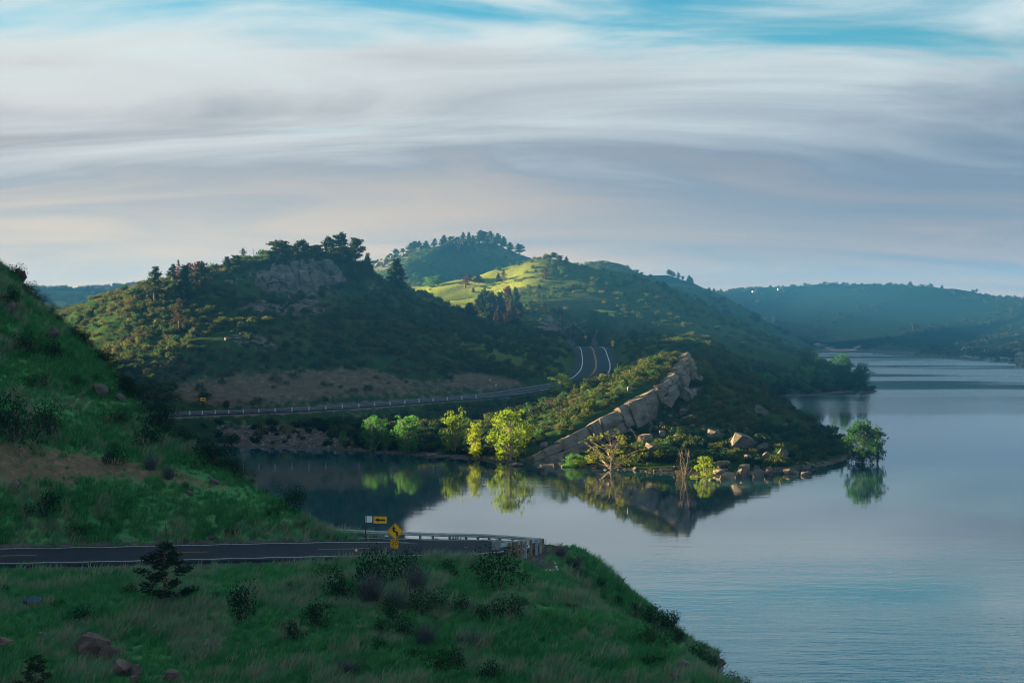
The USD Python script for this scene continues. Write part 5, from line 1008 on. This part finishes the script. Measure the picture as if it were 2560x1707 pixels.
shrubs([(x, y, w, h, k, GF[0] + (', near the guardrail end' if y < 500 else ', low near the bottom'), GF[1] + (', upper' if y < 500 else ', lower')) for x, y, w, h, k in [(1705, 730, 230, 90, 's_dark'), (1820, 770, 110, 80, 's_dark_b'), (1860, 830, 90, 70, 's_dark'), (1710, 850, 210, 90, 's_mid'), (1960, 950, 150, 80, 's_dark'), (2090, 1010, 140, 80, 's_dark_b'), (1745, 960, 130, 70, 's_mid_b'), (1300, 450, 90, 50, 's_dark'), (1400, 515, 80, 45, 's_dark_b'), (1180, 330, 70, 40, 's_twig'), (1250, 395, 110, 50, 's_twig'), (2180, 1060, 120, 60, 's_dark'), (2250, 1085, 90, 50, 's_dark_b'), (1500, 600, 70, 40, 's_dark'), (1600, 665, 100, 45, 's_dark_b'), (1800, 900, 110, 60, 's_dark')]], Z8, 2.352, 90, 170)
PLACE[0] = ', around the young pine'
shrubs([A(500, 1180, 160, 100, 's_dark', 'dark round shrub above left of the largest pink boulder'), A(375, 1075, 90, 55, 's_mid'), A(840, 985, 95, 65, 's_mid'), A(650, 895, 185, 65, 's_low'), A(1590, 1160, 190, 160, 's_dark_b', 'tall dark shrub in the grass right of the young pine'), A(1400, 1020, 90, 50, 's_mid'), A(1940, 965, 115, 65, 's_mid'), A(2150, 910, 180, 110, 's_mid'), A(2240, 1010, 180, 130, 's_dark'), A(2110, 1100, 130, 70, 's_mid_b'), A(2070, 1200, 170, 110, 's_dark_b'), A(1930, 1290, 120, 110, 's_dark'), A(1965, 1390, 130, 60, 's_mid_b'), A(1570, 1520, 80, 50, 's_low'), A(2270, 1520, 150, 80, 's_twig'), A(40, 985, 60, 60, 's_mid'), A(1720, 1000, 90, 60, 's_low'), A(330, 1440, 60, 35, 's_low')], Z6, 2.613, 90, 160)
H = lambda x, y, w, h, k='s_dark', p=' above the soil cut': (x, y, w, h, k, ('dark' if k != 's_twig' and k != 's_mid' else 'mid green' if k == 's_mid' else 'bare grey') + ' shrub on the steep roadside hill' + p, ('dark' if k != 's_twig' and k != 's_mid' else 'mid green' if k == 's_mid' else 'bare') + ' shrubs on the roadside hill' + p)
shrubs([H(285, 455, 180, 120, p=' below the soil cut'), H(740, 140, 140, 110, p=' at the soil cut'), H(1420, 150, 220, 120, 's_dark_b', p=' at the soil cut'), H(1770, 470, 95, 50, 's_mid', p=' below the soil cut'), H(520, 600, 130, 70, 's_mid', p=' below the soil cut'), H(1225, 300, 65, 40, p=' below the soil cut'), H(1960, 545, 70, 40, 's_mid', p=' below the soil cut'), H(1510, 590, 80, 40, 's_mid', p=' below the soil cut'), H(1100, 230, 80, 60, 's_twig', p=' at the soil cut'), H(980, 170, 90, 60, 's_twig', p=' at the soil cut')], Z6, 2.613, 120, 200)
u, v = Z6(1905, 390); place_tree('s_dark_b', u, v, v - 62, 84, 'long dark bush at the lakeside edge of the steep hillside', 120, 200, 'shrub', 'shrub'); u, v = Z6(1750, 125); place_tree('s_dark', u, v, v - 22, 24, 'small dark bush just above the lakeside edge bush', 120, 200, 'shrub', 'shrub')
shrubs([H(110, 1440, 330, 230), H(330, 1400, 190, 140, 's_dark_b'), H(385, 900, 140, 90), H(1030, 1230, 190, 110), H(500, 1080, 90, 60), H(760, 1330, 150, 90, 's_mid'), H(860, 1000, 160, 100), H(700, 930, 130, 90), H(200, 860, 160, 110), H(60, 560, 120, 110), H(950, 1480, 180, 130), H(620, 1050, 80, 50, 's_mid'), H(230, 1090, 150, 80, 's_mid'), H(820, 870, 120, 80), H(1180, 1300, 140, 80)], Z1, 2.613, 120, 210)
r = rng(411)
for i in range(34):
    f = i / 33.0; x = 60 + 1560 * f; y = float(np.interp(x, [60, 150, 250, 330, 430, 560, 650, 760, 960, 1160, 1320, 1490, 1620], [330, 430, 500, 590, 690, 790, 880, 960, 1090, 1195, 1300, 1430, 1530])) + 26; w = 100 + 90 * r.random(); u, v = Z1(x, y); w_ = ['near its top', 'halfway down', 'low near the water'][min(2, int(f * 3))]
    place_tree(['s_dark', 's_dark_b', 's_mid'][i % 3], u, v, v - w * (0.42 + 0.3 * r.random()) / 2.613, w / 2.613, f'{GE[0]}, {w_}', 120, 215, 'shrub', 'shrub', f'{GE[1]}, {w_}')

# ------------------------------------------------------------------ guardrails, signs, houses
M_STEEL = plain('galvanised_steel', (0.46, 0.50, 0.52), 0.5, 0.0, var=0.15, scale=1.2)
M_STEELFAR = plain('dull_steel', (0.16, 0.18, 0.19), 0.6, var=0.15)
M_POST = plain('weathered_post', (0.20, 0.14, 0.095), 0.9, var=0.35, scale=4.0)
M_GREYPOST = plain('grey_post', (0.22, 0.23, 0.23), 0.85, var=0.2, scale=3.0)
M_PALEPOST = plain('pale_post', (0.42, 0.42, 0.40), 0.8, var=0.15)
M_SIGNY = plain('sign_yellow', (0.72, 0.36, 0.012), 0.45, var=0.05)
M_SIGNB = plain('sign_black', (0.012, 0.012, 0.012), 0.5, var=0.1)
M_SIGNW = plain('sign_white', (0.66, 0.68, 0.68), 0.5, var=0.05)
M_STEELDARK = plain('dark_steel_post', (0.03, 0.028, 0.026), 0.6, var=0.2)
def box(sx, sy, sz, at=(0, 0, 0), rz=0.0, rx=0.0, ry=0.0, bevel=0.0):
    m = trimesh.creation.box((sx, sy, sz)); return turned(m, rz, rx, ry, at)
def beam(path, z_of=None):
    """corrugated guardrail beam swept along the path; the face looks to the left of the path (towards the road)"""
    prof = np.array([(0.0, -0.155), (0.0, -0.12), (0.075, -0.085), (0.075, -0.045), (0.0, -0.01), (0.0, 0.01), (0.075, 0.045), (0.075, 0.085), (0.0, 0.12), (0.0, 0.155)])
    prof = np.vstack([prof, (prof - [0.012, 0])[::-1]])
    p = np.asarray(path, float); t = np.gradient(p, axis=0); t[:, 2] = 0; t /= np.linalg.norm(t, axis=1, keepdims=True); n = np.c_[-t[:, 1], t[:, 0], np.zeros(len(t))]
    k = len(prof); v = (p[:, None] + n[:, None] * prof[None, :, :1] + np.array([0, 0, 1.0]) * prof[None, :, 1:]).reshape(-1, 3)
    f = [[i * k + j, i * k + (j + 1) % k, (i + 1) * k + (j + 1) % k, (i + 1) * k + j] for i in range(len(p) - 1) for j in range(k)]
    return v, np.array(f)
def resample(q, step):
    d = np.r_[0, np.cumsum(np.linalg.norm(np.diff(q, axis=0), axis=1))]; s = np.linspace(0, d[-1], max(2, int(round(d[-1] / step)) + 1))
    return np.stack([np.interp(s, d, q[:, k]) for k in range(3)], 1)
top = np.array([P(u, v, D) for u, v, D in [(1246, 1357, 137.0), (1266, 1354, 137.2), (1300, 1350, 138.8), (1332, 1346, 141.6), (1352, 1344.5, 145.2), (1350, 1344, 149.5), (1322, 1342, 153.4), (1265, 1337.5, 156.5), (1190, 1333.5, 158.8), (1105, 1331.5, 160.5), (1013, 1328.5, 162.0), (930, 1325.5, 163.5), (875, 1323, 164.5), (812, 1320, 166.0)]])
from scipy.interpolate import CubicSpline
d_ = np.r_[0, np.cumsum(np.linalg.norm(np.diff(top, axis=0), axis=1))]; s_ = np.arange(0, d_[-1], 0.4); RAIL = np.stack([CubicSpline(d_, top[:, k])(s_) for k in range(3)], 1) - [0, 0, 0.16]
rail = tag(holder('guardrail', (0, 0, 0)), 'steel guardrail on wooden posts curling round the bend of the near road', 'guardrail')
for i in range(0, len(RAIL) - 2, 10): put('rail', beam(RAIL[max(0, i - 1):i + 11]), M_STEEL, rail)
tt = np.gradient(RAIL, axis=0); tt[:, 2] = 0; tt /= np.linalg.norm(tt, axis=1, keepdims=True); nn_ = np.c_[-tt[:, 1], tt[:, 0]]
uR, vR = project(RAIL)
i_near = int(np.argmax(uR)); posts = [int(np.argmin(np.abs(uR[:i_near + 1] - u))) for u in (1266, 1277, 1288, 1299, 1311, 1323, 1335, 1346, 1352)] + [i_near + int(np.argmin(np.abs(uR[i_near:] - u))) for u in (1345, 1325, 1299, 1276, 1250, 1221, 1191, 1158, 1122, 1084, 1045, 1003, 960, 915, 868)]
for k, i in enumerate(posts):
    p = RAIL[i]; g = height(p[0], p[1])[0]; c = p[:2] - nn_[i] * 0.16; bot = min(g - 0.4, p[2] - 1.1); a = math.atan2(tt[i][1], tt[i][0])
    put('post', box(0.15, 0.18, p[2] + 0.12 - bot, (c[0], c[1], (p[2] + 0.12 + bot) / 2), a), M_POST if k in (0, 1, 2, 3, 5, 8) else M_GREYPOST, rail)
e0 = RAIL[0]; put('end_wing', box(0.62, 0.05, 0.58, (e0[0] - 0.15, e0[1] - 0.06, e0[2] - 0.02), 0.1), M_STEELFAR, rail)
# the far guardrail along the lake side of the road at the bay's head
FR = ROAD[ks - 1:]; t = np.gradient(FR[:, :2], axis=0); t /= np.linalg.norm(t, axis=1, keepdims=True); FO = np.c_[FR[:, :2] + np.c_[t[:, 1], -t[:, 0]] * 6.0, FR[:, 2]]
uF, vF = project(FO); m = (uF > 470) & (uF < 1222) & (np.arange(len(FO)) < 260); FO = FO[m]
rail2 = tag(holder('guardrail', (0, 0, 0)), 'long guardrail with pale posts along the far road at the head of the bay', 'guardrail')
for i in range(0, len(FO) - 4, 12): put('rail', beam(FO[i:i + 13] + [0, 0, 0.62]), M_STEELFAR, rail2)
for i in range(0, len(FO), 4):
    p = FO[i]; tdir = FO[min(i + 1, len(FO) - 1)] - FO[i - 1 if i else 0]; a = math.atan2(tdir[1], tdir[0]); n = np.array([math.sin(a), -math.cos(a)]); c = p[:2] + n * 0.16; g = min(height(c[0], c[1])[0] - 0.3, p[2] - 0.5)
    put('post', box(0.24, 0.22, p[2] + 0.86 - g, (c[0], c[1], (p[2] + 0.86 + g) / 2), a), M_PALEPOST, rail2)
pe = ground(1453, 955, 440, 560); x = tag(holder('guardrail', pe), 'short end piece of guardrail at the far bend beside the road', 'guardrail')
put('rail', box(1.3, 0.08, 0.34, (0, 0, 0.62)), M_STEEL, x); put('post', box(0.2, 0.2, 0.9, (-0.45, 0.15, 0.35)), M_GREYPOST, x); put('post', box(0.2, 0.2, 0.9, (0.45, 0.15, 0.35)), M_GREYPOST, x)

import shapely, shapely.affinity as aff
def plate(shape, depth, y):
    """flat shape given in x, z made into a sheet facing the viewer side (-y)"""
    m = trimesh.util.concatenate([trimesh.creation.extrude_polygon(g, depth, engine='earcut') for g in getattr(shape, 'geoms', [shape])])
    m.apply_transform(np.array([[1, 0, 0, 0], [0, 0, -1, 0], [0, 1, 0, 0], [0, 0, 0, 1.0]])); m.apply_translation((0, y, 0)); return m
def rounded(w, h, r): return shapely.box(-w / 2 + r, -h / 2 + r, w / 2 - r, h / 2 - r).buffer(r, quad_segs=3)
def arrow_left(w, s):
    return shapely.union_all([shapely.box(-w * 0.25, -0.07 * s, w / 2, 0.07 * s), shapely.Polygon([(-w / 2, 0), (-w * 0.2, 0.19 * s), (-w * 0.14, 0.07 * s), (-w * 0.14, -0.07 * s), (-w * 0.2, -0.19 * s)])])
def jog(s):
    l = shapely.LineString([(0.16, -0.36), (0.16, -0.08), (-0.12, 0.04), (-0.12, 0.22)]).buffer(0.065, cap_style='flat', join_style='mitre'); h = shapely.Polygon([(-0.12, 0.42), (-0.29, 0.16), (0.05, 0.16)])
    return aff.scale(shapely.union_all([l, h]), s, s, origin=(0, 0))
def move_shape(sh, z): return aff.translate(sh, 0, z)
def lettering(text, hgt, z, y):
    m = meshkit.text_mesh(text, hgt, 0.006, True); m.apply_transform(np.array([[1, 0, 0, 0], [0, 0, -1, 0], [0, 1, 0, 0], [0, 0, 0, 1.0]])); b = m.bounds; m.apply_translation((-(b[0][0] + b[1][0]) / 2, y - b[1][1], z - b[0][2])); return m
# the near warning sign
gp = ground(984, 1404, 100, 160); k = gp[1] / FPX; zc, zp, lean = (1404 - 1327.5) * k, (1404 - 1360) * k, 0.05
x = tag(holder('warning_sign', gp, 0.05), 'yellow diamond curve warning sign with a 20 mph plate below it', 'road sign')
def leant(m, a=0.05): m = m.copy(); m.apply_transform(trimesh.transformations.rotation_matrix(a, [0, 1, 0])); return m
put('post', leant(box(0.06, 0.05, zc + 0.5 + 0.4, (0, 0.05, (zc + 0.5) / 2 - 0.2))), M_GREYPOST, x)
dia = aff.rotate(rounded(0.86, 0.86, 0.05), 45)
dm = put('diamond', leant(plate(move_shape(dia, zc), 0.01, 0)), M_SIGNY, x); ring = dia.buffer(-0.03).difference(dia.buffer(-0.055))
put('border', leant(plate(move_shape(ring, zc), 0.004, -0.0125)), M_SIGNB, dm); put('curve_arrow', leant(plate(move_shape(jog(0.92), zc), 0.006, -0.0125)), M_SIGNB, dm)
pl = rounded(0.60, 0.60, 0.04); pm = put('speed_plate', leant(plate(move_shape(pl, zp), 0.01, 0)), M_SIGNY, x)
put('border', leant(plate(move_shape(pl.buffer(-0.02).difference(pl.buffer(-0.038)), zp), 0.004, -0.0125)), M_SIGNB, pm)
put('number', leant(lettering('20', 0.27, zp - 0.06, -0.0125)), M_SIGNB, pm); put('unit', leant(lettering('M.P.H.', 0.09, zp - 0.22, -0.0125)), M_SIGNB, pm)
# the arrow board at the bend
gp = ground(915, 1352, 120, 180); k = gp[1] / FPX; zb = (1352 - 1298.5) * k; x = tag(holder('arrow_sign', gp, 0.02), 'yellow left arrow board beside a blank white panel above the guardrail', 'road sign')
put('post', leant(box(0.07, 0.06, zb + 0.35, (0.0, 0.08, (zb + 0.35) / 2 - 0.35)), -0.05), M_STEELDARK, x)
ox = (950.5 - 915) * k; wx = (923 - 915) * k
bm = put('arrow_board', turned(plate(rounded(1.02, 0.54, 0.03), 0.01, 0), 0, 0, 0.03, (ox, 0, zb - 0.02)), M_SIGNY, x); put('arrow', turned(plate(arrow_left(0.80, 0.86), 0.006, -0.0125), 0, 0, 0.03, (ox, 0, zb - 0.02)), M_SIGNB, bm)
wm = put('white_panel', turned(plate(rounded(0.56, 0.50, 0.02), 0.01, 0), 0, 0, 0.03, (wx, 0.0, zb + 0.03)), M_SIGNW, x)
for sx in (-0.22, 0.25): put('strip', turned(plate(shapely.box(-0.025, -0.25, 0.025, 0.25), 0.006, -0.0125), 0, 0, 0.03, (wx + sx, 0, zb + 0.03)), M_SIGNB, wm)
put('crossbar', box(1.75, 0.03, 0.05, ((ox + wx) / 2, 0.045, zb)), M_STEELDARK, x)
# delineator posts
def delineator(u, v, du, top_v, label, refl, near, far):
    p = ground(u, v, near, far); k = p[1] / FPX; h = (v - top_v) * k; a = math.atan2(du * k, h); x = tag(holder('delineator_post', p), label, 'delineator')
    put('post', leant(box(0.055, 0.04, h + 0.3, (0, 0, h / 2 - 0.15)), a), M_STEELDARK, x)
    if refl: put('reflector', leant(turned(plate(aff.rotate(rounded(0.15, 0.15, 0.01), 45), 0.012, -0.034), 0, 0, 0, (0, 0, h - 0.02)), a), M_SIGNW, x)
delineator(877, 1408, 15, 1371, 'leaning dark delineator post with a white square reflector at the road edge', True, 100, 160)
delineator(419, 1354, -6, 1307, 'thin dark post on the far side of the near road behind the young pine', False, 120, 180)
def small_post(u, v, top_v, label, near=420, far=560):
    p = ground(u, v, near, far); k = p[1] / FPX; h = (v - top_v) * k; x = tag(holder('marker_post', p), label, 'marker post'); put('post', box(0.16, 0.10, h + 0.3, (0, 0, h / 2 - 0.15)), M_GREYPOST, x); put('reflector', box(0.22, 0.05, 0.25, (0, -0.08, h - 0.15)), M_SIGNW, x)
small_post(1225, 955, 948, 'white marker post on the bank above the far road, upper of two'); small_post(1240, 968, 961, 'white marker post on the bank above the far road, lower of two'); small_post(1544, 920, 909, 'white marker post right of the climbing road', 440, 640)
# far signs
def far_board(u, v, wpx, hpx, ground_v, left, label, near, far, legs=2):
    p = ground(u, ground_v, near, far); k = p[1] / FPX; w, h, z = wpx * k, hpx * k, (ground_v - v) * k; x = tag(holder('arrow_sign', p), label, 'road sign')
    b = put('arrow_board', plate(move_shape(rounded(w, h, 0.04), z), 0.012, 0), M_SIGNY, x); a = arrow_left(w * 0.78, h * 1.5)
    put('arrow', plate(move_shape(a if left else aff.scale(a, -1, 1, origin=(0, 0)), z), 0.01, -0.016), M_SIGNB, b)
    for sx in ((-w * 0.42, w * 0.42) if legs == 2 else (0,)): put('post', box(0.09, 0.06, z + 0.3 + h / 2, (sx, 0.06, (z + h / 2 - 0.3) / 2)), M_GREYPOST, x)
far_board(507, 997.5, 14, 8, 1014, False, 'small yellow right arrow board left of the far road at the bay', 420, 480)
far_board(1527.5, 937, 9.5, 6.5, 955, True, 'small yellow left arrow board at the far bend below the climbing road', 480, 560, 1)
def far_diamond(u, v, half, plate_v, ground_v, label, near, far, mat=None):
    p = ground(u, ground_v, near, far); k = p[1] / FPX; x = tag(holder('warning_sign', p), label, 'road sign'); z, s = (ground_v - v) * k, half * k * math.sqrt(2)
    b = put('diamond', plate(move_shape(aff.rotate(rounded(s, s, 0.06), 45), z), 0.012, 0), mat or M_SIGNY, x); put('curve_arrow', plate(move_shape(jog(s * 0.95), z), 0.01, -0.016), M_SIGNB, b)
    if plate_v: put('speed_plate', plate(move_shape(rounded(6 * k, 6 * k, 0.05), (ground_v - plate_v) * k), 0.012, 0.002), M_SIGNY, x)
    put('post', box(0.10, 0.07, z + 0.4, (0, 0.06, z / 2 - 0.2)), M_GREYPOST, x)
far_diamond(1531.5, 855, 5.6, 862.5, 876, 'small yellow diamond sign with a plate at the top of the climbing road', 500, 720)
far_diamond(1464, 842.5, 4.6, None, 858, 'tiny dull yellow sign beyond the crest of the climbing road', 560, 800)

# houses on the far shore hill
M_WALLWARM = plain('pale_wall', (0.70, 0.62, 0.52), 0.8, var=0.08); M_ROOF = plain('grey_roof', (0.16, 0.15, 0.15), 0.8, var=0.15); M_PANE = plain('dark_pane', (0.03, 0.04, 0.05), 0.2, var=0.1)
def house(u, v, wpx, hpx, label, rz=0.0, near=1300, far=2300):
    p = ground(u, v, near, far); k = p[1] / FPX; w, h, d = wpx * k, hpx * k, wpx * k * 0.6; x = tag(holder('house', p - [0, 0, 0.6], rz), label, 'house')
    put('wall', box(w, d, h * 0.68, (0, 0, h * 0.34)), M_WALLWARM, x)
    roof = trimesh.convex.convex_hull([(sx * w * 0.54, sy * d * 0.56, h * 0.68) for sx in (-1, 1) for sy in (-1, 1)] + [(-w * 0.5, 0, h * 1.05), (w * 0.5, 0, h * 1.05)]); put('roof', roof, M_ROOF, x)
    for i in range(4): put('window', box(w * 0.12, 0.1, h * 0.28, (w * (-0.36 + 0.24 * i), -d / 2 - 0.03, h * 0.36)), M_PANE, x)
house(1951, 725, 13, 7, 'long white house catching sunlight on the far shore hill'); house(1886, 730, 11, 4.5, 'small pale house left of the long white house', 0.3); house(2278, 716, 8, 5, 'small pale house at the right of the far crest, before the trees')
